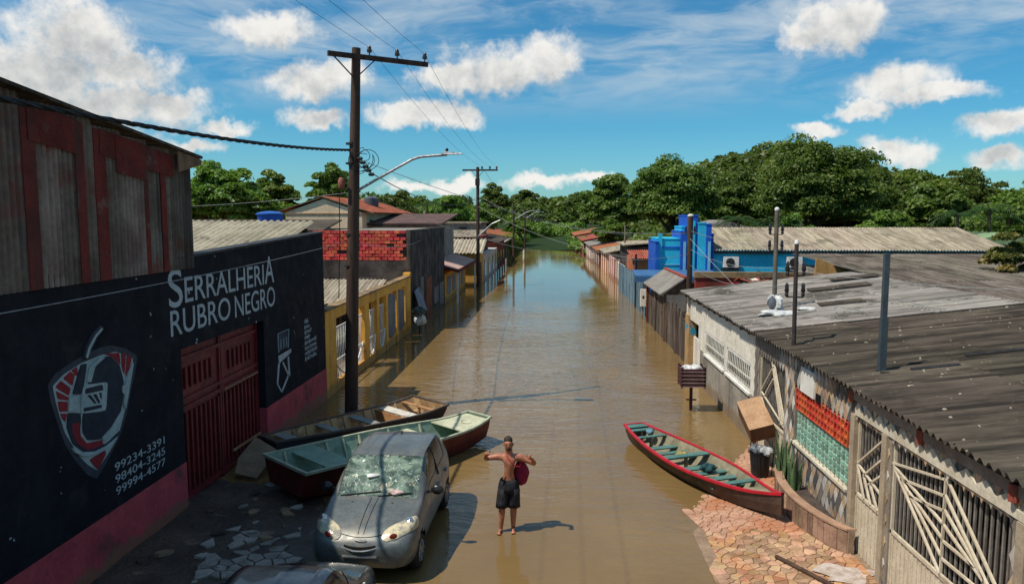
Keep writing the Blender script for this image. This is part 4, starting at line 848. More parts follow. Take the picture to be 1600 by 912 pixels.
# ------------------------------------------------------------------ planter with snake plants
pl = thing('planter', 'curved planter wall clad with brown stone strips below the glass blocks', 'planter', (4.8, 13.9, .05))
def plx(y): return 4.98 - .48 * math.sin(math.pi * min(1, max(0, (y - 12.1) / 3.6))) ** .7
yy = [12.1 + 3.6 * i / 26 for i in range(27)]
cl = M('brown_stone_strip', (.40, .26, .175), (.27, .17, .115), 5, .75, .5, 20, .25, rnd=.6)
b = MB()
for a, c in zip(yy, yy[1:]): b.prism([(plx(a), a, -.1), (plx(c), c, -.1), (plx(c), c, .5), (plx(a), a, .5)], (.1, 0, 0))
core = b.build('planter_wall', PAVE_M, pl)
for a, c in zip(yy, yy[1:]):
    h = .5 + random.uniform(-.01, .015)
    MB().prism([(plx(a), a + .012, 0), (plx(c), c - .012, 0), (plx(c), c - .012, h - .02), (plx(a), a + .012, h - .02)], (-.022 - random.uniform(0, .012), 0, 0)).build('stone_strip', cl, core)
cap = MB()
for a, c in zip(yy, yy[1:]): cap.prism([(plx(a) - .04, a, .503), (plx(c) - .04, c, .503), (plx(c) + .13, c, .503), (plx(a) + .13, a, .503)], (0, 0, .035))
cap.build('coping', M('planter_coping', (.38, .24, .16), (.3, .18, .12), 3, .7), pl)
MB().prism([(plx(y) + .09, y, .25) for y in yy] + [(5.09, 15.7, .25), (5.09, 12.1, .25)], (0, 0, .1)).build('soil', MORTAR, pl)
SNAKE = M('snake_plant_leaf', (.06, .12, .05), (.14, .2, .09), 14, .5, .1, 30, .4, stretch=(1, 1, 4))
def snake(x, y, n, h, label, sd):
    t = thing('snake_plant', label, 'plant', (x, y, .35), group=None); r_ = random.Random(sd)
    for k in range(n):
        a = r_.uniform(0, 6.28); d = r_.uniform(.02, .16); lean = r_.uniform(.05, .3); hh = h * r_.uniform(.55, 1.1); P = []
        bx, by = x + d * math.cos(a), y + d * math.sin(a); ta = r_.uniform(0, 3.14)
        for i in range(7):
            s = i / 6; wd = .035 * (1 - s ** 3) * (.7 + .6 * s); cx, cy = bx + lean * hh * s * s * math.cos(a) * .6, by + lean * hh * s * s * math.sin(a)
            tw_ = ta + .5 * s; e = Vector((math.cos(tw_), math.sin(tw_), 0)); cx = min(cx, 5.03)
            c_ = Vector((cx, cy, .33 + hh * s)); P.append([c_ - e * wd, c_ + Vector((-e.y, e.x, 0)) * wd * .35, c_ + e * wd])
        MB().grid(P).build('leaf', SNAKE, t, True)
snake(4.80, 15.0, 24, .95, 'tall clump of snake plants at the far end of the planter', 1)
snake(4.78, 14.45, 16, .7, 'shorter clump of snake plants near the middle of the planter', 2)

# ------------------------------------------------------------------ small things on the right bank
tb = thing('waste_bucket', 'black bucket piled with grey rubbish bags beside the planter', 'bucket', (4.62, 16.05, .02))
MB().lathe((4.62, 16.05, .02), [(.17, 0), (.2, .2), (.23, .55), (.24, .55), (.21, .5), (.19, .3)], 18).build('bucket_body', M('black_plastic', (.015, .015, .016), (.025, .025, .026), 5, .45, .05), tb, True)
def lump(name, c, rad, m, parent, sd, n=14, k=9, amp=.22, kind=None):
    rg_ = np.random.RandomState(sd); ph = rg_.uniform(0, 6.28, (6,)); P = []
    for i in range(k + 1):
        th_ = math.pi * i / k; row = []
        for j in range(n + 1):
            a = 2 * math.pi * j / n; s = 1 + amp * (math.sin(3 * a + ph[0]) * math.sin(2 * th_ + ph[1]) + .6 * math.sin(5 * a + ph[2] + 3 * th_) * math.sin(th_)) 
            row.append((c[0] + rad[0] * s * math.sin(th_) * math.cos(a), c[1] + rad[1] * s * math.sin(th_) * math.sin(a), c[2] + rad[2] * s * math.cos(th_)))
        P.append(row)
    return MB().grid(P).build(name, m, parent, False)
GB2 = M('grey_bag', (.14, .155, .17), (.09, .1, .115), 6, .35, .3, 20, .5); WB2 = M('white_bag', (.6, .6, .58), (.45, .46, .46), 6, .4, .3, 20, .4)
lump('rubbish_bag', (4.54, 16.05, .62), (.17, .17, .11), GB2, tb, 4); lump('rubbish_bag', (4.71, 15.98, .61), (.17, .15, .1), M('pale_grey_bag', (.35, .36, .36), (.24, .25, .26), 6, .4, .3), tb, 9)
for k in range(3): MB().tube([(4.62 + .25 * math.cos(k * 2.1), 16.05 + .25 * math.sin(k * 2.1), .0), (4.62 + .3 * math.cos(k * 2.1), 16.05 + .3 * math.sin(k * 2.1), .7)], .012, 6).build('stand_leg', IRON, tb)
# maroon slatted waste basket on a post
wbk = thing('waste_basket', 'maroon slatted waste basket on a post in the water by the white house', 'basket', (4.16, 21.7, 0))
SL = M('maroon_slat', (.085, .03, .035), (.06, .022, .026), 5, .65, .2, 20, .3); SLW = M('faded_slat_edge', (.32, .25, .24), (.24, .18, .17), 5, .7)
MB().box(4.12, 4.2, 21.66, 21.74, -.5, .78).build('post', SL, wbk)
x0, x1, y0, y1 = 3.84, 4.5, 21.42, 21.98
MB().box(x0, x1, y0, y1, .76, .79).build('floor_board', SL, wbk)
for x in (x0, x1):
    for y in (y0, y1): MB().box(x - .03, x + .03, y - .03, y + .03, .74, 1.36).build('corner_stake', SL, wbk)
for k in range(5):
    z = .82 + k * .112
    for nm, p, q, m in (('slat', (x0, y0 - .02, z), (x1, y0 - .02, z), SL), ('slat', (x0 - .02, y0, z), (x0 - .02, y1, z), SL), ('slat', (x1 + .02, y0, z), (x1 + .02, y1, z), SL), ('slat', (x0, y1 + .02, z), (x1, y1 + .02, z), SL)):
        s_ = MB().beam(p, q, .02, .075).build(nm, m, wbk)
    MB().beam((x0, y0 - .035, z - .045), (x1, y0 - .035, z - .045), .012, .018).build('slat_edge', SLW, wbk)
MB().beam((4.0, 21.6, .35), (4.3, 21.6, .35), .04, .04).build('foot_rest', SL, wbk)
for k, (dx, dy) in enumerate(((-.15, .0), (.12, .06), (.0, -.1))): tag(lump('rubbish_bag', (4.17 + dx, 21.7 + dy, 1.26), (.17, .15, .12), WB2, None, 20 + k), ('left', 'right', 'front')[k] + ' white rubbish bag in the maroon slatted basket', 'bag')
# brown box hanging askew at the grey gate
bx = thing('wooden_box', 'brown open wooden box tilted on a stake at the barred gate', 'box', (4.72, 16.9, .1))
BW = M('brown_box_board', (.19, .085, .045), (.14, .06, .032), 3, .7, .2, 24, .3, stretch=(3, 1, 1)); BW2 = M('pale_box_board', (.42, .26, .15), (.34, .2, .11), 3, .75)
mt = Matrix.Translation((0, 0, .98)) @ Matrix.Rotation(R(34), 4, 'X') @ Matrix.Rotation(R(-14), 4, 'Y') @ Matrix.Rotation(R(8), 4, 'Z')
def tpart(b_, name, m, parent):
    b_.v = [tuple(mt @ Vector(p)) for p in b_.v]; return b_.build(name, m, parent, local=True)
tpart(MB().box(-.24, .26, -.42, .42, -.24, -.22), 'bottom_board', BW, bx)
tpart(MB().box(-.26, -.24, -.42, .42, -.24, .2), 'front_board', BW, bx); tpart(MB().box(.26, .28, -.42, .42, -.24, .2), 'rear_board', BW, bx)
tpart(MB().box(-.26, .28, -.44, -.42, -.24, .2), 'side_board', BW, bx); tpart(MB().box(-.26, .28, .42, .44, -.24, .2), 'side_board', BW2, bx); tpart(MB().box(-.27, .29, -.44, .44, .2, .22), 'lid_board', BW2, bx)
MB().beam((.0, .0, -.15), (.02, .05, .78), .06, .06).build('stake', BW2, bx, local=True)
# things lying on the pavement
pk = MB().beam((3.75, 11.95, pave_z(3.75, 11.95) + .035), (4.42, 10.75, pave_z(4.42, 10.75) + .035), .07, .045); tag(bevel(pk.build('plank', M('wet_plank', (.1, .06, .04), (.06, .035, .025), 5, .7, .3), None)), 'dark thin plank lying on the orange paving', 'plank')
b = MB(); pr = random.Random(2)
b.prism([(4.62 + .42 * (1 + .25 * math.sin(3 * a + 1) + .15 * math.sin(5 * a)) * math.cos(a), 11.35 + .32 * (1 + .2 * math.sin(4 * a)) * math.sin(a), pave_z(4.6, 11.3) + .013) for a in [k * 2 * math.pi / 28 for k in range(28)]], (0, 0, .004)); 
tag(b.build('spilt_powder', M('white_spilt_powder', (.52, .46, .42), (.34, .26, .21), 6, .6, .3, 20), None), 'pale spilt patch on the paving near the wide gate', 'spill')
tp = thing('crumpled_tarp', 'crumpled white tarp with a dark hole on the roof at a pole foot', 'tarp', (6.1, 20.2, rz(6.1)))
lump('tarp_fold', (6.05, 20.0, rz(6.0) + .08), (.42, .34, .09), WB2, tp, 31, 20, 9, .3); lump('tarp_fold', (6.2, 20.6, rz(6.2) + .22), (.19, .17, .27), WB2, tp, 33, 16, 9, .3); lump('dark_fold', (6.02, 20.3, rz(6.1) + .33), (.11, .09, .16), GB2, tp, 35)
lump('tarp_fold', (6.9, 20.2, rz(6.9) + .08), (.25, .16, .06), WB2, tp, 37)

# ------------------------------------------------------------------ wooden shack and plank fence
sk = thing('plank_fence', 'dark plank fence with small roofed gatehouse past the white house', 'fence', (5.3, 35, 0))
MB().box(5.34, 5.44, 28.9, 41, .3, .42).build('fence_rail', GREYWOOD, sk); MB().box(5.34, 5.44, 28.9, 41, 1.45, 1.55).build('fence_rail', GREYWOOD, sk)
pm = MB().box(-.02, .02, -.1, .1, -.5, 1.0).mesh('plank', GREYWOOD); y = 29.0; fr_ = random.Random(8)
while y < 41:
    inst(pm, 'plank', sk, (5.31 + fr_.uniform(-.015, .015), y, 0), (fr_.uniform(-.02, .02), fr_.uniform(-.02, .02), 0), (1, fr_.uniform(.75, 1.1), fr_.uniform(1.55, 2.05))); y += fr_.uniform(.17, .24)
for y in (40.2, 37.2, 34.2, 31): MB().box(5.2, 5.28, y, y + .14, -.5, 2.15).build('fence_post', RUSTRED if y > 40 else GREYWOOD, sk)
gh_ = MB().prism([(5.0, 34, 2.15), (6.15, 34, 2.92), (6.15, 40.2, 2.92), (5.0, 40.2, 2.15)], (0, 0, .05)).build('gatehouse_roof', M('grey_board_roof', (.24, .22, .19), (.17, .155, .135), 1.5, .9), sk)
MB().prism([(6.15, 34, 2.92), (7.3, 34, 2.2), (7.3, 40.2, 2.2), (6.15, 40.2, 2.92)], (0, 0, .05)).build('gatehouse_roof', TERRA, sk); MB().beam((6.15, 33.95, 2.98), (6.15, 40.2, 2.98), .16, .08).build('ridge', TERRA, sk)
MB().prism([(5.15, 34.1, 2.15), (7.15, 34.1, 2.2), (6.15, 34.1, 2.85)], (0, .08, 0)).build('gable', WOOD, sk)
for x in (5.2, 7.1): MB().box(x, x + .12, 34.1, 34.22, -.5, 2.15).build('gatehouse_post', WOOD, sk)
bk = thing('brick_yard_wall', 'low red painted brick wall behind the white house', 'wall', (9, 33, 0)); MB().box(6.4, 12.5, 33, 33.2, -.4, 3.05).build('wall', M('red_painted_wall', (.30, .045, .03), (.2, .03, .022), 1.2, .9, .2, streak=((.05, .025, .02), .6, 1.5)), bk); MB().box(6.35, 12.55, 32.95, 33.25, 3.05, 3.3).build('coping', M('dirty_coping', (0,0,0)), bk)

# ------------------------------------------------------------------ blue building with stepped tower
bb = thing('blue_building', 'bright blue building with stepped tower front and long corrugated roof', 'building', (12, 46, 0))
MB().box(9.3, 25, 44, 56, -.4, 3.85).build('wall', BLUE3, bb)
for x0, x1, y0, y1, z, m in ((6.12, 6.28, 43.75, 47, 4.25, BLUE2), (6.28, 7.58, 44.0, 47, 4.42, BLUE1), (6.3, 6.52, 43.9, 44.0, 4.78, BLUE1), (7.58, 7.98, 43.75, 47, 4.85, BLUE2), (7.7, 7.96, 44.2, 46.8, 5.12, BLUE1), (7.98, 8.58, 43.9, 47, 5.8, BLUE2), (8.12, 8.42, 43.82, 43.9, 5.5, BLUE1), (8.58, 9.04, 43.8, 47, 5.35, BLUE1), (9.04, 9.34, 43.7, 47, 5.28, BLUE2), (9.34, 9.5, 43.85, 46, 4.7, BLUE2)):
    pr_ = MB().box(x0, x1, y0, y1, -.4, z).build('tower_pier', m, bb)
    if y1 > 45: MB().box(x0 - .03, x1 + .03, y0 - .03, y1, z, z + .07).build('pier_cap', m, pr_)
MB().box(6.28, 7.58, 43.96, 44.0, 3.9, 4.0).build('band', BLUE2, bb); MB().box(6.28, 7.58, 43.965, 44.0, 2.9, 2.96).build('band', M('pale_cyan', (.2, .5, .65), (.16, .42, .56), 2), bb)
for x in (7.72, 9.15): MB().box(x, x + .14, 43.6, 43.69, 2.2, 4.3).build('pale_stripe', M('pale_cyan', (.2, .5, .65), (.16, .42, .56), 2), bb)
roof_sheets(bb, 9.5, 43.75, 3.80, 26.5, 50, 5.05, 'y', 16, TAN_ROOF)
MB().prism([(9.3, 50, 5.0), (26.4, 50, 5.0), (26.4, 57, 3.9), (9.3, 57, 3.9)], (0, 0, .05)).build('rear_roof', TAN_ROOF, bb)
MB().box(9.52, 26.4, 43.8, 43.86, 3.60, 3.72).build('gutter', IRON, bb)
for x in (10.1, 13.75):
    a = MB().box(x, x + .85, 43.68, 44, 2.8, 3.42).build('air_conditioner', WHITEP, bb); MB().lathe((x + .36, 43.66, 3.1), [(.25, -.012), (.25, .01)], 20, 'y').build('fan', IRON, a); MB().box(x - .05, x + .9, 43.7, 44, 2.66, 2.78).build('shelf', IRON, a)
for x in (12.2, 14.1): MB().lathe((x, 43.97, 2.15), [(.42, -.03), (.42, .02)], 20, 'y').build('round_vent', IRON, bb)
cn = thing('blue_canopy_house', 'low white house with blue canopy over the street behind the plank fence', 'house', (7, 50, 0))
MB().box(4.75, 9.4, 41.6, 41.9, 2.1, 2.42).build('canopy', M('slate_blue_canopy', (.05, .14, .3), (.04, .11, .24), 2, .6), cn); MB().prism([(4.75, 41.9, 2.4), (9.4, 41.9, 2.4), (9.4, 43.6, 2.6), (4.75, 43.6, 2.6)], (0, 0, .05)).build('canopy_top', M('slate_blue_canopy', (0,0,0)), cn); MB().box(5.9, 9.3, 42.3, 42.5, -.4, 2.1).build('wall', WHITEW, cn)
fc = thing('corrugated_fence', 'pale blue corrugated metal fence standing in the flood', 'fence', (5.5, 50, 0)); FB = M('pale_blue_zinc', (.19, .30, .38), (.11, .19, .26), 1.2, .5, .1, 14, .4, metal=.35, rnd=.25, streak=((.35, .38, .4), .6, 3))
me = corr_mesh('sheet', FB, 1.1, 2.5, .25, .035)
for i in range(16):
    o = inst(me, 'sheet', fc, (0, 0, 0)); o.matrix_basis = Matrix.Translation(Vector((5.42 + .02 * (i % 2), 42.5 + i * 1.07 + 1.1, -.4)) - wl(fc)) @ Matrix(((0, 0, -1, 0), (-1, 0, 0, 0), (0, 1, 0, 0), (0, 0, 0, 1)))
MB().box(5.46, 5.52, 42.4, 59.7, 1.9, 2.0).build('rail', IRON, fc)
mb_ = thing('meter_post', 'white meter cabinet on a post at the water edge by the plank fence', 'cabinet', (5.2, 41.8, 0)); MB().box(5.1, 5.2, 41.5, 41.6, -.5, .8).build('post', CONC, mb_); MB().box(5.0, 5.3, 41.35, 41.6, .75, 1.7).build('cabinet_box', WHITEW, mb_); MB().box(5.1, 5.2, 41.34, 41.36, 1.2, 1.35).build('dial', IRON, mb_)

# neighbouring roofs to the right of the tiled house
def roof_house(name, label, x0, x1, y0, y1, z0, z1, m, n, wallm, group='low roofs behind the right bank'):
    t = thing(name, label, 'roof', ((x0+x1)/2, (y0+y1)/2, 0), group=group)
    MB().box(x0 + .2, x1 - .2, y0 + .2, y1 - .2, -.4, min(z0, z1) - .12).build('wall', wallm, t); roof_sheets(t, x0, y0, z0, x1, y1, z1, 'y', n, m); return t
r3 = roof_house('side_roof', 'brownish roof sloping towards the viewer right behind the grey ridge', 11.2, 24, 16.5, 26.2, 3.2, 3.5, BROWN_ROOF, 12, CONC)
r4 = roof_house('side_roof', 'dark brown roof edged with a long cream fascia board', 12.3, 27, 27, 38.5, 3.42, 3.85, BROWN_ROOF, 14, CONC); MB().box(12.3, 27, 26.85, 26.92, 3.26, 3.42).build('fascia_board', M('cream_fascia', (.45, .37, .26), (.36, .29, .2), 2, .8), r4)
MB().prism([(11.5, 32.9, 2.4), (13.7, 32.9, 2.4), (13.7, 32.9, 3.1), (11.6, 32.9, 3.95)], (0, .1, 0)).build('orange_gable', M('orange_gable_paint', (.5, .29, .10), (.38, .21, .07), 1.5, .85, .1, streak=((.2, .12, .06), .5, 2)), r4)
rj = thing('rubble_heap', 'heap of broken roof tiles between the grey roofs', 'rubble', (9.5, 28.6, 2.9))
rmm = [MB().box(-.16, .16, -.11, .11, -.02, .02).mesh('broken_tile', m) for m in (TERRA, GREYWOOD, OLDCONC, WHITEW)]; r_ = random.Random(17)
MB().box(7.6, 12.2, 28.3, 30.5, -.4, 2.95).build('rubble_base', OLDCONC, rj)
for k in range(90): inst(r_.choice(rmm), 'broken_tile', rj, (r_.uniform(7.7, 12.1), r_.uniform(28.3, 30.4), 2.98 + r_.uniform(0, .28)), (r_.uniform(-.6, .6), r_.uniform(-.6, .6), r_.uniform(0, 3)), (r_.uniform(.8, 2.2), r_.uniform(.8, 1.4), 1))
# far right bank: low walls and houses down to the end of the street
for k, (y0, y1, x, z, m, rm_, lb) in enumerate((
    (61, 68, 5.9, 1.7, WHITEW, None, 'low white wall after the blue corrugated fence'), (68.3, 75, 5.8, 1.9, M('pink_wall', (.45, .2, .17), (.36, .15, .13), 1), None, 'pinkish low wall on the right bank'),
    (75.3, 85, 5.7, 2.1, BEIGE, TAN_ROOF, 'cream low house with tan roof on the right bank'), (85.4, 96, 5.5, 1.9, ROSE, TERRA, 'red low house half under trees on the right bank'),
    (96.5, 112, 5.2, 2.0, WHITEW, GREY_ROOF, 'whitish low house under trees farther down the right bank'), (112.5, 135, 4.9, 2.2, ROSE, TERRA, 'brick red low house far down the right bank'), (136, 165, 4.5, 2.4, BEIGE, TERRA, 'last small tan house at the far right end'))):
    t = thing('bank_wall' if rm_ is None else 'row_house', lb, 'wall' if rm_ is None else 'house', (x, (y0+y1)/2, 0), group='low walls and houses along the right bank')
    MB().box(x, x + (.2 if rm_ is None else 5), y0, y1, -.4, z).build('wall', m, t)
    if rm_: MB().prism([(x - .3, y0 - .2, z - .05), (x + 5.2, y0 - .2, z + 1.0), (x + 5.2, y1, z + 1.0), (x - .3, y1, z - .05)], (0, 0, .1)).build('roof', rm_, t)
    for i in range(3): MB().box(x - .06, x + .02, y0 + (y1-y0)*(i+.15)/3, y0 + (y1-y0)*(i+.15)/3 + .4, -.4, z + .1).build('pier', WHITEW if k % 2 else TERRA, t)
lh_ = thing('long_roof_house', 'long tan roofed shed behind the blue canopy', 'shed', (11, 66, 0)); MB().prism([(6.4, 66, 3.2), (15, 66, 3.9), (15, 74, 3.9), (6.4, 74, 3.2)], (0, 0, .1)).build('roof', TAN_ROOF, lh_); MB().box(6.8, 14.6, 66.3, 73.7, -.4, 3.1).build('wall', OLDCONC, lh_)
lh_ = thing('row_house', 'orange brick house beside the blue tower', 'house', (7, 56, 0)); MB().box(6.3, 10, 57, 62, -.4, 2.6).build('wall', M('orange_brick', (.45, .15, .06), (.34, .11, .05), 1), lh_); roof_sheets(lh_, 6.1, 56.7, 2.6, 10.2, 60, 3.1, 'y', 4, TERRA)
for x, y, z, lb in ((14, 62, 4.6, 'grey house roof just above the long blue building roof'), (33.5, 57, 3.7, 'pale green gabled roof at the far right beyond the blue building')):
    t = thing('row_house', lb, 'house', (x, y, 0)); MB().box(x - 2.5, x + 3, y, y + 6, -.4, z).build('wall', CONC, t); MB().prism([(x - 2.9, y - .3, z), (x + 3.4, y - .3, z), (x + .2, y - .3, z + .9)], (0, 6.5, 0)).build('roof', GREY_ROOF if x < 20 else M('pale_green_roof', (.2, .3, .16), (.15, .22, .12), 1), t)
# ------------------------------------------------------------------ boats
def boat(name, label, L, hw, sheer, bot, m_out, m_in, m_rim, thw, ribs, flo=.10, decks=(), rz_=0, loc=(0, 0, 0), tilt=0, trans0=True, wall=.03, cat='boat', kneem=None, roll=0):
    """plank boat along local +y from 0 to L; hw(t) half width at the rim, bot(t) half width of the floor, sheer(t) rim height"""
    t = thing(name, label, cat, loc, rz_); t.rotation_euler = (R(tilt), R(roll), rz_)
    n = 26; S = [i / n for i in range(n + 1)]
    rise = lambda s: .16 * max(0, (s - .72) / .28) ** 2 + .10 * max(0, (.18 - s) / .18) ** 2
    O = []; I = []
    for s in S:
        y = L * s; w_, b_, h_ = hw(s), bot(s), sheer(s); r0 = rise(s)
        O.append([(-w_, y, h_), (-(w_ + b_) / 2 - .02, y, (h_ + r0) / 2), (-b_, y, r0), (0, y, r0), (b_, y, r0), ((w_ + b_) / 2 + .02, y, (h_ + r0) / 2), (w_, y, h_)])
        wi, bi = max(w_ - wall, .005), max(b_ - wall, .004); y2 = min(max(y, .03), L - .03)
        I.append([(-wi, y2, h_ - .004), (-(wi + bi) / 2 - .015, y2, (h_ + r0) / 2), (-bi, y2, r0 + .04), (0, y2, r0 + .04), (bi, y2, r0 + .04), ((wi + bi) / 2 + .015, y2, (h_ + r0) / 2), (wi, y2, h_ - .004)])
    h = MB().grid(O); h.add(O[0], [tuple(range(7))]); h.add(O[-1], [tuple(reversed(range(7)))]); h.build('hull', m_out, t, local=True)
    q = MB().grid(I); q.add(I[0], [tuple(range(7))]); q.add(I[-1], [tuple(reversed(range(7)))]); q.build('inner_planking', m_in, t, local=True)
    for sx in (-1, 1):
        g_ = MB(); P = []
        for s in S:
            y = L * s; w_, h_ = hw(s) * sx, sheer(s)
            P.append([(w_ + sx * .022, y, h_ - .035), (w_ + sx * .022, y, h_ + .016), (w_ - sx * (wall + .012), y, h_ + .016), (w_ - sx * (wall + .012), y, h_ - .012)])
        g_.grid(P); g_.build('gunwale', m_rim, t, local=True)
    for s, lim in ((0, hw(0)), (1, hw(1))):
        if lim > .05: MB().box(-lim - .02, lim + .02, L * s - .03, L * s + .03, sheer(s) - .04, sheer(s) + .018).build('end_rail', m_rim, t, local=True)
    for (s, wd, zf, m) in thw:
        w_ = hw(s) - wall - .004; z = sheer(s) * zf; MB().box(-w_ * (.8 + .2 * zf), w_ * (.8 + .2 * zf), L * s - wd / 2, L * s + wd / 2, z, z + .028).build('thwart', m, t, local=True)
        if zf > .8: MB().box(-.03, .03, L * s - .03, L * s + .03, .05, z).build('thwart_support', m_in, t, local=True)
    for s in ribs:
        for sx in (-1, 1):
            w_, b_, h_ = (hw(s) - wall) * sx, (bot(s) - wall) * sx, sheer(s); MB().beam((w_ - sx * .02, L * s, h_ - .02), (b_ - sx * .01, L * s, rise(s) + .05), .045, .04, (0, 1, 0)).build('rib', kneem or m_in, t, local=True)
    for (s0, s1, zf, m) in decks:
        k = 6; top = []; 
        ring = [(-(hw(s0 + (s1 - s0) * i / k) - .03), L * (s0 + (s1 - s0) * i / k), sheer(s0 + (s1 - s0) * i / k) * zf) for i in range(k + 1)]
        ring += [(-x, y, z) for x, y, z in reversed(ring)]; MB().prism(ring, (0, 0, .025)).build('deck', m, t, local=True)
    return t
GRN = M('sage_green_paint', (.25, .36, .28), (.19, .28, .22), 3, .6, .15, 24, .3, grime=((.12, .1, .06), 2.5, .58, .6)); GRN2 = M('worn_pale_green_paint', (.50, .51, .36), (.38, .39, .27), 3, .65, .15, 24, .3, grime=((.16, .12, .07), 2.2, .58, .7))
HULLR = M('dark_red_hull', (.12, .018, .02), (.075, .014, .015), 2.5, .55, .15, 20, .35, grime=((.03, .02, .018), 2, .56, .7)); DRIM = M('dull_green_rim', (.42, .46, .34), (.3, .34, .25), 5, .7, .1)
def ang(a, b): return math.atan2(-(b[0] - a[0]), b[1] - a[1])
A, B = (-5.42, 14.3), (-1.84, 18.42); Lg = math.hypot(B[0]-A[0], B[1]-A[1])
gbt = boat('rowing_boat', 'green boat with dark red hull and wide stern behind the grey car', Lg, lambda s: .86 + .02 * math.sin(math.pi * s) - .44 * max(0, (s - .45) / .55) ** 1.7, lambda s: .58 + .02 * math.sin(3 * s) + .06 * (1 - s) ** 2 + .12 * max(0, (s - .8) / .2) ** 2, lambda s: .62 - .36 * max(0, (s - .5) / .5) ** 1.6, HULLR, GRN, DRIM,
    [(.17, .62, .85, GRN), (.50, .3, .8, GRN2), (.66, .2, .8, GRN2)], [.08, .27, .35, .43, .58, .74], decks=[(.80, .985, .93, GRN2)], rz_=ang(A, B), loc=(A[0], A[1], .08), tilt=-1.0, kneem=GRN2)
bc = MB()
for k in range(22): a = k * .75; bc.v.append((.1 + (.09 + .004 * k) * math.cos(a), Lg * .9 + (.06 + .003 * k) * math.sin(a), .575 + .002 * k))
ptsr = [tuple(v) for v in bc.v]; MB().tube(ptsr, .008, 5).build('mooring_rope', M('hemp_rope', (.22, .17, .1), (.16, .12, .07), 9), gbt, local=True)
BRW = M('raw_brown_planking', (.46, .31, .165), (.27, .17, .09), 3, .8, .3, 24, .2, grime=((.05, .035, .025), 2, .55, .7)); NAVY = M('navy_hull', (.028, .034, .05), (.05, .04, .035), 2.5, .6, .2, 20, .3); ORW = M('orange_wood', (.42, .23, .10), (.3, .15, .07), 3, .7, .2); SEATG = M('grey_seat_board', (.28, .29, .27), (.2, .21, .2), 4, .7, .15)
A, B = (-6.62, 16.55), (-3.42, 20.3); Lb = math.hypot(B[0]-A[0], B[1]-A[1])
boat('rowing_boat', 'brown planked boat with navy hull between the pink wall and green boat', Lb, lambda s: .36 + .42 * math.sin(math.pi * min(1, s * 1.05) * .55) , lambda s: .44 + .06 * (1 - s) ** 2 + .10 * max(0, (s - .75) / .25) ** 2, lambda s: .26 + .3 * math.sin(math.pi * s * .55), NAVY, BRW, M('dark_rim', (.10, .085, .075), (.06, .05, .045), 4, .7),
    [(.10, .3, .85, SEATG), (.34, .22, .8, SEATG), (.56, .26, .8, SEATG), (.78, .34, .85, M('white_seat_board', (.6, .57, .5), (.45, .42, .36), 4, .7)), (.92, .12, .85, ORW)], [.18, .26, .42, .5, .64, .7, .86], rz_=ang(A, B), loc=(A[0], A[1], .03), decks=[], kneem=BRW)
BD = bpy.data.objects['rowing_boat.001']
MB().box(-.72, .72, Lb * .72 - .02, Lb * .72 + .02, .08, .4).build('bulkhead', ORW, BD, local=True)
RED = M('bright_red_rim', (.50, .012, .03), (.38, .01, .022), 5, .45, .05, 24, .4); TEAL = M('teal_seat_paint', (.085, .19, .17), (.06, .14, .125), 4, .6, .15, 24, .3, grime=((.1, .08, .05), 3, .6, .5)); INB = M('pale_brown_inside', (.27, .24, .16), (.17, .15, .10), 3, .7, .2, 24, .25, grime=((.08, .06, .04), 2, .56, .6)); HB = M('brown_black_hull', (.075, .045, .032), (.045, .028, .022), 2.5, .55, .2, 20, .3)
A, B = (2.14, 18.6), (4.28, 13.35); Lr = math.hypot(B[0]-A[0], B[1]-A[1])
boat('canoe', 'long canoe with bright red rim and teal seats on the right bank', Lr, lambda s: .20 + .42 * math.sin(math.pi * (.04 + .93 * s)) ** .9 - .262 * max(0, (s - .55) / .45) ** 1.5 if s < .99 else .01, lambda s: .36 + .10 * (2 * s - 1) ** 2 + .12 * max(0, (s - .8) / .2) ** 2, lambda s: max(.015, .12 + .28 * math.sin(math.pi * (.04 + .93 * s)) - .17 * max(0, (s - .55) / .45)), HB, INB, RED,
    [(.07, .16, .9, TEAL), (.155, .12, .86, TEAL), (.235, .2, .5, TEAL), (.30, .16, .45, TEAL), (.365, .2, .5, TEAL), (.43, .2, .92, TEAL), (.50, .22, .45, TEAL), (.57, .18, .48, TEAL), (.64, .2, .5, TEAL), (.70, .26, .46, TEAL), (.77, .16, .92, TEAL)], [], decks=[(.83, .975, .86, INB), (0.0, .045, .95, TEAL)], rz_=ang(A, B), loc=(A[0], A[1], -.02), tilt=.9)
for s, c, nm, lb, rad in ((.36, (.36, .27, .07), 'yellow_bag', 'crumpled yellow bag lying in the red rimmed canoe', (.13, .17, .06)), (.1, (.12, .25, .32), 'blue_bag', 'small blue bundle at the far end of the red rimmed canoe', (.1, .1, .06))):
    x, y = A[0] + (B[0]-A[0]) * s + .12, A[1] + (B[1]-A[1]) * s; tag(lump(nm, (x, y, .27 if s > .2 else .40), rad, M(nm, c, None, 6, .6), None, int(s * 100)), lb, 'bundle')
tag(lump('teal_bundle', (3.4, 15.65, .33), (.16, .13, .09), M('dark_teal_cloth', (.02, .07, .08), None, 6, .8), None, 77), 'dark teal cloth bundle in the middle of the red rimmed canoe', 'bundle')
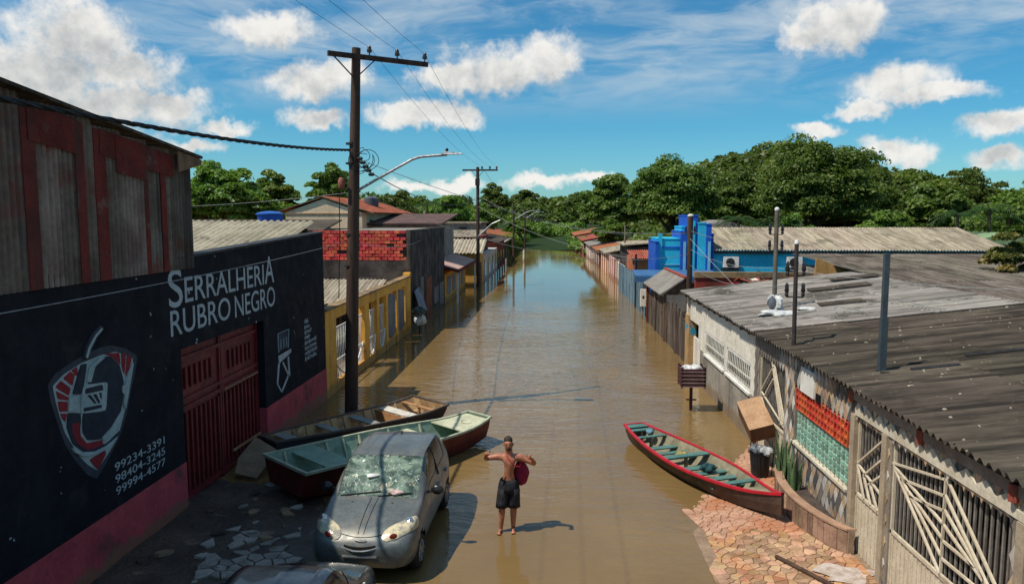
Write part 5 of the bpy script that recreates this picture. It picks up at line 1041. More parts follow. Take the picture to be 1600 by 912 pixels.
# cardboard by the gate
cbx = thing('cardboard_sheet', 'flattened brown cardboard beside the boat end at the red gate', 'cardboard', (-6.75, 16.2, .1)); CBM = M('cardboard', (.27, .19, .12), (.2, .14, .09), 3, .9)
MB().prism([(-6.95, 15.6, .35), (-6.3, 15.4, .2), (-6.2, 15.95, .45), (-6.85, 16.35, .62)], (0, 0, .02)).build('cardboard_flap', CBM, cbx); MB().prism([(-6.9, 15.3, .12), (-6.35, 15.15, .08), (-6.3, 15.4, .2), (-6.95, 15.6, .35)], (0, 0, .02)).build('cardboard_flap', CBM, cbx)
cr = random.Random(6); DB = [MB().prism([(.11 * math.cos(a) * (1 + .3 * math.sin(3 * a)), .08 * math.sin(a), 0) for a in [k * .9 for k in range(7)]], (0, 0, .05)).mesh('stone_chunk', m) for m in (PALESTONE, MORTAR, CBM)]
gd = gnd
for k in range(45):
    x, y = cr.uniform(-6.8, -4.0), cr.uniform(10, 16); inst(cr.choice(DB), 'stone_chunk', gd, (x, y, ground_z(x, y) - .01), (cr.uniform(-.2, .2), cr.uniform(-.2, .2), cr.uniform(0, 6)), (cr.uniform(.3, 1.3),) * 3)

# rubbish stand far left with a bag and a leaning blue sheet
rs_ = thing('rubbish_stand', 'wire rubbish stand with white and green bags at the ochre wall end', 'basket', (-6.45, 35.5, 0)); MB().tube([(-6.45, 35.5, -.5), (-6.45, 35.5, .9)], .04, 6).build('post', IRON, rs_); lump('rubbish_bag', (-6.45, 35.5, .75), (.3, .35, .3), WB2, rs_, 51); lump('rubbish_bag', (-6.45, 35.4, 1.15), (.35, .4, .22), M('green_black_bag', (.05, .09, .07), (.03, .05, .045), 6, .4, .3), rs_, 53)
bs = MB().prism([(-6.55, 36.8, .7), (-6.55, 38.2, .9), (-6.95, 38.2, 2.1), (-6.95, 36.8, 2.0)], (.03, 0, 0)); tag(bs.build('leaning_sheet', M('blue_grey_sheet', (.19, .22, .27), (.12, .14, .18), 2, .6, .2, streak=((.4, .42, .45), .5, 3)), None), 'blue grey sheet leaning on the dark building by the rubbish stand', 'sheet')

# ------------------------------------------------------------------ cars
def cr_interp(T, V, t):
    i = max(0, min(len(T) - 2, int(np.searchsorted(T, t) - 1))); p1, p2 = V[i], V[i+1]; p0 = V[max(i-1, 0)]; p3 = V[min(i+2, len(V)-1)]
    h = T[i+1] - T[i]; u = (t - T[i]) / h
    m1 = (p2 - p0) / max(1e-6, (T[i+1] - T[max(i-1, 0)])) * h; m2 = (p3 - p1) / max(1e-6, (T[min(i+2, len(T)-1)] - T[i])) * h
    return (2*u**3-3*u**2+1)*p1 + (u**3-2*u**2+u)*m1 + (-2*u**3+3*u**2)*p2 + (u**3-u**2)*m2
#        y     zb   sill  mid  zmid belt zbelt re   zre   top
CAR = np.array([
 [-1.80, .38, .12, .16, .46, .14, .52, .08, .53, .535],
 [-1.775, .29, .40, .47, .45, .42, .575, .28, .60, .605],
 [-1.72, .24, .58, .64, .47, .58, .63, .36, .665, .68],
 [-1.58, .21, .66, .715, .50, .655, .72, .43, .765, .785],
 [-1.35, .20, .70, .745, .52, .69, .80, .50, .85, .87],
 [-1.05, .20, .70, .75, .54, .705, .87, .56, .925, .945],
 [-.80, .20, .70, .75, .55, .71, .91, .60, .965, .985],
 [-.62, .20, .70, .75, .55, .715, .925, .605, 1.08, 1.11],
 [-.40, .20, .70, .75, .55, .72, .93, .595, 1.245, 1.285],
 [-.14, .20, .70, .75, .55, .72, .935, .58, 1.40, 1.445],
 [.15, .20, .70, .75, .55, .72, .94, .575, 1.455, 1.50],
 [.55, .20, .70, .75, .55, .72, .95, .575, 1.465, 1.515],
 [.95, .20, .70, .75, .56, .72, .96, .565, 1.45, 1.495],
 [1.28, .21, .70, .745, .57, .71, .975, .545, 1.395, 1.435],
 [1.50, .22, .69, .73, .58, .69, .985, .52, 1.27, 1.30],
 [1.63, .23, .67, .70, .58, .66, .95, .50, 1.06, 1.09],
 [1.71, .26, .62, .65, .56, .60, .85, .46, .90, .915],
 [1.75, .32, .52, .55, .5, .50, .66, .36, .69, .70]])
def car_pt(y, v):
    r_ = cr_interp(CAR[:, 0], CAR[:, 1:], y); zb, si, mi, zm, be, zbl, re, zr, tp_ = r_
    ctl = np.array([[0, zb], [si * .8, zb], [si, zb + .07], [mi, zm], [be, zbl], [re, zr], [re * .55, tp_ * .7 + zr * .3], [0, tp_]]); T = np.array([0, .1, .2, .4, .6, .8, .9, 1.])
    return cr_interp(T, ctl, v)
def car(name, label, loc, rz_, paint, glass, details=True, wmat=None):
    t = thing(name, label, 'car', loc, rz_)
    ysn = np.concatenate([np.linspace(-1.80, -1.3, 14), np.linspace(-1.25, -.85, 6), np.linspace(-.80, -.12, 10), np.linspace(-.05, 1.2, 14), np.linspace(1.28, 1.75, 12)])
    vsn = np.concatenate([np.linspace(0, .2, 5), np.linspace(.25, .6, 8), np.linspace(.64, .8, 6), np.linspace(.835, 1., 6)])
    def surf(ys_, vs2, off=0., both=True):
        P = []
        for y in ys_:
            row = []
            for v in vs2:
                x, z = car_pt(y, v); row.append((x, y, z))
            P.append(row)
        return P
    P = surf(ysn, vsn); Q = [[(-x, y, z) for x, y, z in r_] for r_ in P]; b = MB()
    def glassy(y, v, side):
        if -.80 <= y < -.12 and v >= .80: return True        # windscreen
        if -.36 < y < 1.12 and .63 < v < .79: return True    # side windows
        if 1.28 < y < 1.58 and v >= .80: return True
        return False
    for side, G_ in ((1, P), (-1, Q)):
        base = len(b.v); n, k = len(G_), len(G_[0]); b.v += [p for r_ in G_ for p in r_]
        for i in range(n - 1):
            for j in range(k - 1):
                yc = (ysn[i] + ysn[i+1]) / 2; vc = (vsn[j] + vsn[j+1]) / 2
                # wheel arches cut out of the flanks
                xm, zm = G_[i][j][0], (G_[i][j][2] + G_[i+1][j+1][2]) / 2
                if abs(xm) > .5 and any(math.hypot(yc - wy, zm - .27) < .31 for wy in (-1.15, 1.19)): continue
                if glassy(yc, vc, side): continue
                f = (i*k+j, i*k+j+1, (i+1)*k+j+1, (i+1)*k+j); b.f.append(tuple(base + q for q in (f if side > 0 else reversed(f))))
    for r_, rev in ((0, False), (-1, True)):
        ring = [P[r_][j] for j in range(len(vsn))] + [Q[r_][j] for j in range(len(vsn) - 2, 0, -1)]; b.add(ring, [tuple(range(len(ring)))])
    body = b.build('body', paint, t, True, local=True)
    def pane(nm, y0, y1, v0, v1, side, m, nn=8, inset=.992, par=t):
        ys_ = np.linspace(y0, y1, nn); vv = np.linspace(v0, v1, 7); mb = MB(); G_ = []
        for y in ys_:
            row = []
            vs3 = list(vv)
            for v in vs3:
                x, z = car_pt(y, v); row.append((x * side * inset, y + (.006 if y < -.1 else 0), z * .9985 - .003))
            if side == 0: row = [(-car_pt(y, v)[0] * inset, y + .006, car_pt(y, v)[1] - .004) for v in vs3] + [(car_pt(y, v)[0] * inset, y + .006, car_pt(y, v)[1] - .004) for v in reversed(vs3[:-1])]
            G_.append(row)
        return mb.grid(G_).build(nm, m, par, True, local=True)
    pane('windscreen', -.80, -.12, .795, 1., 0, glass, 10)
    pane('rear_window', 1.27, 1.60, .795, 1., 0, GLASSD)
    for s in (-1, 1):
        pane('side_window', -.40, .36, .60, .80, s, GLASSD); pane('side_window', .40, 1.16, .60, .80, s, GLASSD)
        x0, z0 = car_pt(.38, .6); x1, z1 = car_pt(.38, .8); MB().beam((x0 * s, .38, z0), (x1 * s * 1.004, .38, z1), .05, .02, (0, 1, 0)).build('door_pillar', IRON, t, local=True)
        for hy in (.28, 1.02): xx = car_pt(hy, .5)[0]; MB().box(min(s*(xx-.01), s*(xx+.03)), max(s*(xx-.01), s*(xx+.03)), hy - .09, hy + .05, .80, .835).build('door_handle', paint, t, local=True)
        mm = MB(); P_ = []
        for i in range(7):
            a = math.pi * i / 6; P_.append([(s * (.86 + .10 * math.sin(a) * math.cos(q)), -.48 + .055 * math.sin(a) * math.sin(q), 1.0 + .085 * math.cos(a)) for q in [k * math.pi / 5 for k in range(11)]])
        mm.grid(P_); mm.build('mirror', M('black_mirror_shell', (.012, .012, .013), (.02, .02, .02), 8, .3, 0, spec=.5), t, True, local=True); MB().beam((s * .71, -.46, .95), (s * .83, -.48, .99), .05, .04).build('mirror_stalk', IRON, t, local=True)
        for wy in (-1.15, 1.19):
            w_ = MB().lathe((s * .66, wy, .27), [(.15, -.085), (.245, -.08), (.272, -.05), (.275, 0), (.272, .05), (.245, .08), (.17, .075)], 28, 'x').build('wheel', M('tyre_rubber', (.016, .015, .015), (.03, .026, .022), 9, .85, .2, 60), t, True, local=True)
            hb = MB().lathe((s * .735, wy, .27), [(.17, -.03 * s), (.17, 0), (.15, .006 * s), (.04, .016 * s), (.03, .02 * s)], 24, 'x'); hub = hb.build('rim', M('rim_steel', (.32, .33, .34), (.2, .2, .2), 6, .4, .05, metal=.6), w_, True, local=True)
            for k in range(7): a = k * 2 * math.pi / 7; MB().beam((s * .752, wy + .06 * math.cos(a), .27 + .06 * math.sin(a)), (s * .745, wy + .155 * math.cos(a), .27 + .155 * math.sin(a)), .03, .02, (1, 0, 0)).build('spoke', MATS['rim_steel'], w_, local=True)
            MB().lathe((s * .52, wy, .29), [(.33, -.06), (.33, .06)], 20, 'x').build('wheel_well', DARKIN, t, local=True)
    if details:
        LENS = M('yellowed_lens', (.60, .52, .33), (.30, .28, .23), 7, .15, .15, 30, .6, coat=.6, lo=.4, hi=.6); RL = M('red_lamp', (.42, .03, .03), None, 9, .25, 0, spec=.6)
        for s in (-1, 1):
            # tall oval lens lying on the wing, built along the surface
            mb = MB(); C_ = []; R1 = 5; K = 22
            yc, vc = -1.52, .735; mb_pts = []
            for r_ in range(R1 + 1):
                for k in range(K):
                    a = 2 * math.pi * k / K; fr2 = r_ / R1
                    lx, ly = fr2 * math.cos(a), fr2 * math.sin(a)
                    y = -1.47 + .25 * ly - .06 * lx; v = .70 - .075 * ly + .15 * lx
                    y = max(-1.755, y); x, z = car_pt(y, min(.98, max(.42, v))); nz = .036 * (1 - fr2 ** 2.4) + .012
                    mb_pts.append((s * (x + nz * .4), y - nz * .6, z + nz * .7))
            mb.v = mb_pts
            for r_ in range(R1):
                for k in range(K): mb.f.append((r_*K+k, r_*K+(k+1) % K, (r_+1)*K+(k+1) % K, (r_+1)*K+k))
            hl = mb.build('headlight', LENS, t, True, local=True)
            x, z = car_pt(-1.655, .755); q = MB(); P_ = []
            for i in range(5):
                fr2 = i / 4; P_.append([(s * (x + .05 * fr2 * math.cos(a) - .0), -1.715 - .008 * (1 - fr2 ** 2) + .05 * fr2 * math.cos(a) * .5, z + .03 + .045 * fr2 * math.sin(a)) for a in [k * math.pi / 7 for k in range(15)]])
            q.grid(P_); q.build('fog_lamp', RL, hl, True, local=True)
            q = MB(); P_ = []
            x, z = car_pt(-1.39, .675)
            for i in range(5):
                fr2 = i / 4; P_.append([(s * (x - .01 + .055 * fr2 * math.cos(a)), -1.39 + .06 * fr2 * math.sin(a) - .02, z + .035 + .018 * (1 - fr2) + .04 * fr2 * math.sin(a)) for a in [k * math.pi / 7 for k in range(15)]])
            q.grid(P_); q.build('bulb_housing', M('chrome', (.6, .6, .58), None, 9, .15, 0, metal=.9), hl, True, local=True)
        def strip(v0, v1, ys_, m, nm, dz=.006):
            P_ = [[(car_pt(y, v)[0], y - dz * .5, car_pt(y, v)[1] + dz) for v in np.linspace(v0, v1, 3)] for y in ys_]; return MB().grid(P_).build(nm, m, t, True, local=True)
        # smile-shaped intake and its bright lip, badge, plate bar
        gp_ = MB(); gl = MB(); n = 16; up_, lo_, li = [], [], []
        for k in range(n + 1):
            u = 2 * k / n - 1; x = .36 * u; yy_ = -1.822 + .125 * u * u; z = .575 + .06 * u * u; up_.append((x, yy_ + .01, z + .022 * (1 - u * u) + .004)); lo_.append((x, yy_ - .004, z - .018 * (1 - u * u))); li.append((x, yy_ - .006, z - .022 * (1 - u * u) - .012))
        gp_.grid([up_, lo_]); gp_.build('grille_slot', DARKIN, t, local=True); gl.tube(li, .011, 6); gl.build('grille_lip', STEEL, t, True, local=True)
        MB().box(-.24, .24, -1.815, -1.76, .43, .455).build('plate_bar', STEEL, t, local=True)
        bd_ = MB(); bd_.tube([(-.08, -1.745, .69), (-.035, -1.757, .678), (0, -1.76, .686), (.035, -1.757, .678), (.08, -1.745, .69)], .008, 5); bd_.build('badge', STEEL, t, True, local=True)
        # cable shadows drawn as dark lines on hood and roof; hood gap, wipers, washer jets
        DK = M('dark_gap_and_shadow', (.02, .022, .025), None, 9, .6, 0)
        for x in (-.05, .03):
            MB().tube([(x * (1 + .3 * k / 8) + .0, y, car_pt(y, .985)[1] + .001) for k, y in enumerate(np.linspace(-1.66, -.84, 9))], .006, 5).build('hood_cable_shadow', DK, t, True, local=True)
        MB().tube([(.5 * u, -1.70 + .13 * u * u, car_pt(-1.70 + .13 * u * u, .99 - .15 * abs(u))[1] + .004) for u in [k / 8 - 1 for k in range(17)]], .005, 5).build('hood_gap', DK, t, True, local=True)
        for x in (-.33, -.36): MB().tube([(x, y, car_pt(y, 1 - .1 * abs(x) / .31)[1] - .004) for y in np.linspace(-.1, 1.3, 12)], .007, 5).build('roof_cable_shadow', DK, t, True, local=True)
        for a, c in (((-.55, -.80, .98), (.05, -.72, 1.035)), ((.02, -.81, .99), (.52, -.73, 1.03))): MB().beam(a, c, .018, .018).build('wiper', IRON, t, local=True)
        for x in (-.32, .28): MB().lathe((x, -.98, .945), [(.012, 0), (.012, .012)], 8).build('washer_jet', IRON, t, local=True)
        MB().tube([(0, .95, 1.5), (0, .98, 1.53)], .02, 8).build('aerial_base', IRON, t, local=True)
    return t
def cracked_glass():
    m = bpy.data.materials.new('cracked_windscreen'); m.use_nodes = True; nt = m.node_tree; nt.nodes.clear(); T = N(nt)
    pos = T.n('ShaderNodeTexCoord').outputs['Object']
    wp = T.v('ADD', pos, T.v('MULTIPLY', T.noise(pos, 4, 3, .5, 1), (.5, .5, .5)))
    e = T.n('ShaderNodeTexVoronoi', {'Vector': wp, 'Scale': 4.2}, feature='DISTANCE_TO_EDGE').outputs[0]; e2 = T.n('ShaderNodeTexVoronoi', {'Vector': wp, 'Scale': 24.}, feature='DISTANCE_TO_EDGE').outputs[0]
    cr_ = T.m('MAXIMUM', T.ramp(e, .0, .022, 1., 0.), T.m('MULTIPLY', T.ramp(e2, .0, .05, .7, 0.), T.ramp(T.noise(pos, 3.2, 3), .45, .6)))
    c = T.mix(T.ramp(T.noise(wp, 3.4, 4), .4, .62), (.035, .06, .045), (.20, .27, .20)); c = T.mix(T.ramp(T.noise(wp, 6, 4), .58, .7), c, (.42, .36, .24)); c = T.mix(T.ramp(T.noise(T.v('MULTIPLY', wp, (1, 5, 5)), 2.2, 4), .52, .7, 0, .7), c, (.02, .035, .03)); c = T.mix(T.m('MULTIPLY', cr_, .55), c, (.62, .72, .66))  # dark blotches in the glass colour paint in reflections of trees
    b = T.n('ShaderNodeBsdfPrincipled', {'Base Color': c, 'Roughness': .12, 'Specular IOR Level': .5, 'Coat Weight': .4})
    bn = T.n('ShaderNodeBump', {'Strength': .5, 'Distance': .01, 'Height': cr_}); nt.links.new(bn.outputs[0], b.inputs['Normal'])
    o = T.n('ShaderNodeOutputMaterial'); nt.links.new(b.outputs[0], o.inputs[0]); return m
GREYP = M('dusty_blue_grey_car_paint', (.135, .152, .15), (.105, .118, .118), 2, .42, .02, 40, .45, metal=.3, coat=.35, grime=((.22, .19, .15), 1.5, .54, .4))
c1 = car('parked_car', 'blue grey hatchback with shattered windscreen parked at the water edge', (-2.9, 12.82, .02), R(-1.5), GREYP, cracked_glass())
lump('dash_paper', (-.12, -.46, 1.215), (.13, .10, .02), M('white_paper', (.75, .75, .72), None, 8, .6), c1, 61, 6, 5, .2); bpy.data.objects['dash_paper'].location = -wl(c1) * 0
lump('dash_cloth', (.28, -.735, 1.03), (.12, .06, .04), M('pinkish_cloth', (.6, .45, .42), None, 8, .8), c1, 62)
c1.scale = (1.13, 1.07, 1.03); c1.location = (-2.9, 12.72, .02)
for o in c1.children:       # the two lumps above were written in the car's own coordinates
    if o.name.startswith('dash_'): o.data.transform(Matrix.Translation((-2.9, 12.82, .02)))
BLK = M('black_car_paint', (.018, .024, .03), (.013, .017, .022), 2, .25, .02, 40, .5, coat=.7, grime=((.08, .08, .08), 2, .6, .4))
car('parked_car', 'black car of which only the bonnet shows, nose to the grey hatchback', (-3.2, 8.36, .02), R(180), BLK, GLASSD, details=False)

# ------------------------------------------------------------------ man
man = thing('person', 'shirtless man in dark shorts raising both fists in the shallow water', 'person', (-.75, 12.92, 0))
def skin(name, nodes, edges, m, parent, root=0, sub=2):
    me = bpy.data.meshes.new(name); me.from_pydata([n[0] for n in nodes], edges, []); o = bpy.data.objects.new(name, me); COL.objects.link(o)
    sm_ = o.modifiers.new('skin', 'SKIN'); sm_.branch_smoothing = .6
    if not me.skin_vertices: bm = bmesh.new(); bm.from_mesh(me); bm.verts.layers.skin.verify(); bm.to_mesh(me); bm.free()
    for i, n in enumerate(nodes):
        r_ = n[1]; me.skin_vertices[0].data[i].radius = (r_, r_) if not isinstance(r_, tuple) else r_; me.skin_vertices[0].data[i].use_root = (i == root)
    ss = o.modifiers.new('sub', 'SUBSURF'); ss.levels = sub; ss.render_levels = sub
    dg = bpy.context.evaluated_depsgraph_get(); dg.update(); me2 = bpy.data.meshes.new_from_object(o.evaluated_get(dg)); bpy.data.objects.remove(o)
    me2.materials.clear(); me2.materials.append(m); me2.polygons.foreach_set('use_smooth', [True] * len(me2.polygons)); me2.name = name
    o = bpy.data.objects.new(name, me2); COL.objects.link(o); o.parent = parent; return o
SKIN = M('tanned_skin', (.42, .165, .092), (.30, .11, .062), 9, .45, .25, 22, .4)
nodes = []; edges = []
def nd(p, r_, prev=None):
    nodes.append((p, r_)); i = len(nodes) - 1
    if prev is not None: edges.append((prev, i))
    return i
pv_ = nd((0, 0, .93), (.145, .105)); wa = nd((.005, 0, 1.08), (.138, .10), pv_); ch_ = nd((.01, -.005, 1.25), (.172, .118), wa); nk0 = nd((.012, 0, 1.40), (.135, .095), ch_); nk = nd((.01, -.01, 1.50), .062, nk0); hd0 = nd((.0, -.03, 1.575), (.072, .084), nk); hd1 = nd((-.006, -.03, 1.65), (.084, .10), hd0); hd2 = nd((-.012, -.018, 1.728), (.072, .086), hd1)
def arm(s, sh_, el_, wr_, fist):
    a = nd(sh_, .074, nk0); b_ = nd(tuple((Vector(sh_) * .5 + Vector(el_) * .5)), .056, a); c_ = nd(el_, .046, b_); d_ = nd(tuple(Vector(el_) * .55 + Vector(wr_) * .45), .040, c_); e_ = nd(wr_, .028, d_)
    pm_ = nd(fist, .036, e_); f = Vector(fist); d = (f - Vector(wr_)).normalized(); side = Vector((s, 0, 0)) - d * d.x * s; side.normalize(); dn = d.cross(side).normalized()
    for k in range(4):
        b0 = f + side * (.030 - .02 * k) * 1.05 + d * .035; kn = nd(tuple(b0), .0125, pm_); m1 = nd(tuple(b0 + d * .012 + dn * .035 * (1 - .06 * k)), .011, kn); nd(tuple(b0 - d * .03 + dn * .05 * (1 - .08 * k)), .0095, m1)
    t0 = nd(tuple(f + side * .036 * -1 + d * .0), .013, pm_); t1 = nd(tuple(f + side * -.045 + d * .03 + Vector((0, 0, .028))), .012, t0); nd(tuple(f + side * -.042 + d * .035 + Vector((0, 0, .062))), .010, t1)
arm(-1, (-.19, 0, 1.41), (-.42, -.02, 1.37), (-.395, -.17, 1.50), (-.375, -.22, 1.535))
arm(1, (.205, 0, 1.40), (.47, -.02, 1.29), (.425, -.16, 1.42), (.39, -.21, 1.455))
def leg(s, hip, kn, an, heel, toe):
    a = nd(hip, (.092, .10), pv_); b_ = nd(tuple(Vector(hip) * .5 + Vector(kn) * .5), .08, a); c_ = nd(kn, .064, b_); d_ = nd(tuple(Vector(kn) * .62 + Vector(an) * .38 + Vector((0, .012, 0))), .066, c_); e_ = nd(an, .042, d_); g_ = nd(heel, .036, e_); h_ = nd(tuple(Vector(heel) * .45 + Vector(toe) * .55 + Vector((0, 0, .006))), (.042, .028), g_); k_ = nd(toe, (.045, .018), h_)
    for q in range(5):
        dx = (q - 2) * .017; nd((toe[0] + dx * 1.1 + s * .004, toe[1] - .04 + .006 * (q if s > 0 else 4 - q), toe[2] - .003), .0095 if (q != (0 if s > 0 else 4)) else .013, k_)
leg(-1, (-.085, 0, .86), (-.12, -.03, .50), (-.145, .0, .09), (-.145, .012, .03), (-.175, -.15, .024))
leg(1, (.085, .0, .86), (.085, .01, .50), (.075, .06, .09), (.075, .075, .03), (.085, -.09, .024))
body = skin('body', nodes, edges, SKIN, man)
HAIRM = M('dark_hair', (.022, .014, .01), (.04, .026, .018), 30, .6, .5, 60, .3)
def ellipsoid(c, rad, n=14, k=10, z0=-1, f=None):
    P_ = []
    for i in range(k + 1):
        zz = 1 - (1 - z0) * i / k; rr_ = math.sqrt(max(0, 1 - zz * zz)); P_.append([(c[0] + rad[0] * rr_ * math.cos(2*math.pi*j/n), c[1] + rad[1] * rr_ * math.sin(2*math.pi*j/n), c[2] + rad[2] * zz) for j in range(n + 1)])
    return MB().grid(P_)
hr = ellipsoid((-.01, .002, 1.712), (.079, .09, .076), 18, 9, -.45); hr.v = [(x, y + (.03 * max(0, (1.70 - z) / .03) if y < -.03 else 0), z + (.006 * math.sin(60 * x + 40 * y))) for x, y, z in hr.v]; hr.build('hair', HAIRM, man, True, local=True)
br_ = ellipsoid((.0, -.082, 1.575), (.05, .042, .034), 14, 8); br_.build('beard', HAIRM, man, True, local=True)
fc_ = ellipsoid((-.004, -.126, 1.632), (.014, .022, .026), 8, 6).build('nose', SKIN, man, True, local=True)
for s in (-1, 1):
    ellipsoid((-.005 + s * .03, -.118, 1.66), (.011, .008, .006), 8, 6).build('eye', M('eye_dark', (.05, .04, .035), (.03, .02, .02), 60, .3, 0), man, True, local=True); MB().beam((-.005 + s * .014, -.127, 1.678), (-.005 + s * .048, -.115, 1.678), .006, .006).build('eyebrow', HAIRM, man, local=True); ellipsoid((-.006 + s * .083, -.015, 1.64), (.012, .022, .033), 8, 6).build('ear', SKIN, man, True, local=True)
MB().beam((-.022, -.122, 1.593), (.02, -.122, 1.593), .012, .009).build('mouth', M('lips', (.22, .08, .06), None, 9, .5), man, local=True)
# shorts: one sleeve per leg joined at the waist
SHM = M('dark_shorts_cloth', (.014, .014, .018), (.03, .03, .036), 8, .8, .9, 11, .2, bdist=.05, stretch=(1, 1, .35)); sb = MB()
def ring(cx, cy, z, rx, ry, n=16): return [(cx + rx * math.cos(2*math.pi*k/n) * (1 + .03 * math.sin(5 * k)), cy + ry * math.sin(2*math.pi*k/n), z + .008 * math.sin(k * 2.3)) for k in range(n + 1)]
sb.grid([ring(.003, 0, 1.0, .155, .118), ring(0, 0, .93, .178, .138), ring(0, 0, .84, .195, .15), ring(0, 0, .76, .205, .14)])
sb.grid([ring(-.088, 0, .84, .108, .13), ring(-.103, -.012, .70, .112, .12), ring(-.118, -.02, .56, .112, .112), ring(-.122, -.025, .48, .118, .112)]); sb.grid([ring(.088, 0, .84, .108, .13), ring(.092, .0, .70, .112, .12), ring(.092, .0, .56, .112, .112), ring(.092, .0, .48, .118, .112)])
so_ = sb.build('shorts', SHM, man, True, local=True); sol = so_.modifiers.new('solid', 'SOLIDIFY'); sol.thickness = .012
bg_ = thing('bag', 'crimson sack slung behind the man on a red cord', 'bag', (-.75 + .2, 12.92 + .1, 1.05)); CR = M('crimson_cloth', (.26, .015, .045), (.17, .01, .03), 7, .8, .3, 24, .2)
L0 = wl(bg_)
eb = ellipsoid((.015, .03, .02), (.15, .12, .25), 18, 14); eb.v = [(x * (1 - .25 * max(0, (z - .02) / .25)) + .01 * math.sin(20 * z), y, z + .012 * math.sin(25 * x)) for x, y, z in eb.v]; eb.build('sack', CR, bg_, True, local=True)
MB().tube([tuple(Vector(p) + Vector((-.75, 12.92, 0)) - L0) for p in ((.22, .05, 1.3), (.20, -.05, 1.24), (.13, -.115, 1.27), (.06, -.12, 1.33), (-.02, -.105, 1.42), (-.055, -.03, 1.485), (-.04, .06, 1.46), (.06, .11, 1.40), (.2, .1, 1.28))], .012, 6).build('cord', M('red_cord', (.45, .03, .03), None, 9, .8), bg_, True, local=True)
# ------------------------------------------------------------------ trees
MESHC = {}
def tree(label, x, y, zb, top, rx, ry=None, m=LEAF, n=9000, leaf=.30, trunk=.28, seed=1, low=.18, name='tree', key=None, group=None, rz_=0):
    """zb ground height, top crown top, rx crown half width"""
    ry = ry or rx; H = top - zb; cz = zb + H * (1 + low) / 2; rzv = H * (1 - low) / 2
    t = thing(name, label, 'tree', (x, y, zb), group=group)
    r_ = random.Random(seed); tp_ = zb + H * .55; b = MB()
    b.tube([(x, y, zb - .5), (x + .1, y, zb + H * .2), (x - .1, y + .1, zb + H * .4), (x, y, tp_)], [trunk, trunk * .8, trunk * .6, trunk * .3], 8)
    for k in range(7):
        a = k * .9 + r_.random(); s = zb + H * r_.uniform(.22, .45); b.tube([(x, y, s), (x + rx * .35 * math.cos(a), y + ry * .35 * math.sin(a), s + H * .16), (x + rx * .72 * math.cos(a), y + ry * .72 * math.sin(a), s + H * r_.uniform(.22, .4))], [trunk * .45, trunk * .3, trunk * .1], 6)
    b.build('trunk', BARK, t, True)
    n = int(n * 2.8); me = foliage_mesh('crown', n, (0, 0, 0), (rx * .88, ry * .88, rzv * .9), leaf * .58, m, seed, clumps=max(30, n // 190)); inst(me, 'crown', t, (x, y, cz)); return t
G = 'trees behind the left roofs'
tree('broad leafy tree just right of the corrugated shed', -27.2, 60, .6, 10.7, 4.4, m=LEAF_L, n=13000, leaf=.33, seed=2, group=G)
tree('slim tree with an open crown left of the round tree', -25.6, 68, .6, 10.6, 2.3, m=LEAF_L, n=4200, leaf=.32, seed=3, low=.35, group=G)
tree('round dense tree left of the tall pole above the beige house', -19.8, 66, .6, 10.9, 2.5, m=LEAF_L, n=8000, leaf=.28, seed=4, low=.3, group=G)
tree('dark spreading tree far left behind the shed corner', -34, 64, .6, 8.6, 4.2, m=LEAF, n=7000, leaf=.36, seed=5, group=G)
tree('yellowish bushy tree between the open crowned and round trees', -24, 62, .6, 7.9, 2.8, m=LEAF_L, n=6500, leaf=.3, seed=6, group=G)
tree('dark tree right of the tall pole behind the beige house', -17.4, 82, .6, 9.6, 3.0, m=LEAF, n=7500, leaf=.34, seed=7, group=G)
tree('low green tree behind the purple brown roof', -13.2, 95, .6, 8.9, 3.6, m=LEAF_L, n=9000, leaf=.36, seed=8, group=G)
tree('bushy tree behind the second utility pole', -10.8, 112, .6, 8.3, 3.4, m=LEAF_L, n=7000, leaf=.38, seed=9, group=G)
tree('tall dark tree right of the second pole crossarm', -11.2, 142, .6, 12.6, 3.6, m=LEAF, n=6000, leaf=.46, seed=10, low=.35, group='trees at the end of the street')
tree('rounded dark tree at the left of the street end', -12, 345, 1.5, 19.6, 9.0, m=LEAF, n=5500, leaf=1.0, seed=11, low=.0, trunk=.6, group='trees at the end of the street')
tree('broad dark tree in the middle of the street end', -2.5, 385, 1.5, 17.6, 10.5, m=LEAF, n=6000, leaf=1.1, seed=12, low=.0, trunk=.6, group='trees at the end of the street')
tree('low tree on the right of the street end', 11.5, 360, 1.5, 18.5, 9.0, m=LEAF, n=5500, leaf=1.0, seed=13, low=.0, trunk=.6, group='trees at the end of the street')
tree('low bush tree overhanging the far left bank', -6.8, 150, .2, 6.2, 3.6, m=LEAF_L, n=4200, leaf=.45, seed=14, low=0, group='trees at the end of the street')
G = 'big trees above the right bank'
tree('leafy tree with bright yellow green top right of the street', 8.3, 106, .4, 12.6, 4.6, m=LEAF, n=14000, leaf=.42, seed=15, low=.05, trunk=.4, group=G)
tree('bushy low tree leaning over the right bank walls', 7.9, 98, .3, 6.0, 2.9, m=LEAF_L, n=6000, leaf=.36, seed=16, low=0, group=G)
tree('large dark mango tree behind the blue tower', 14.0, 86, .4, 13.6, 5.6, m=LEAF, n=22000, leaf=.36, seed=17, low=.02, trunk=.55, group=G)
tree('dark tree in the gap between the two largest trees', 24.5, 102, .4, 12.9, 5.4, m=LEAF, n=13000, leaf=.42, seed=18, low=.05, trunk=.5, group=G)
tree('largest tree with vine covered domed crown on the right', 27.8, 80, .4, 14.9, 6.9, m=LEAF, n=30000, leaf=.34, seed=19, low=.0, trunk=.7, group=G)
tree('shadowy tree tucked right of the largest domed crown', 35.5, 90, .4, 12.6, 5.5, m=LEAF, n=12000, leaf=.4, seed=20, low=.0, group=G)
tree('light green round tree left of the palms', 30.9, 70, .3, 7.0, 2.8, m=LEAF_L, n=7500, leaf=.3, seed=21, low=0, group=G)
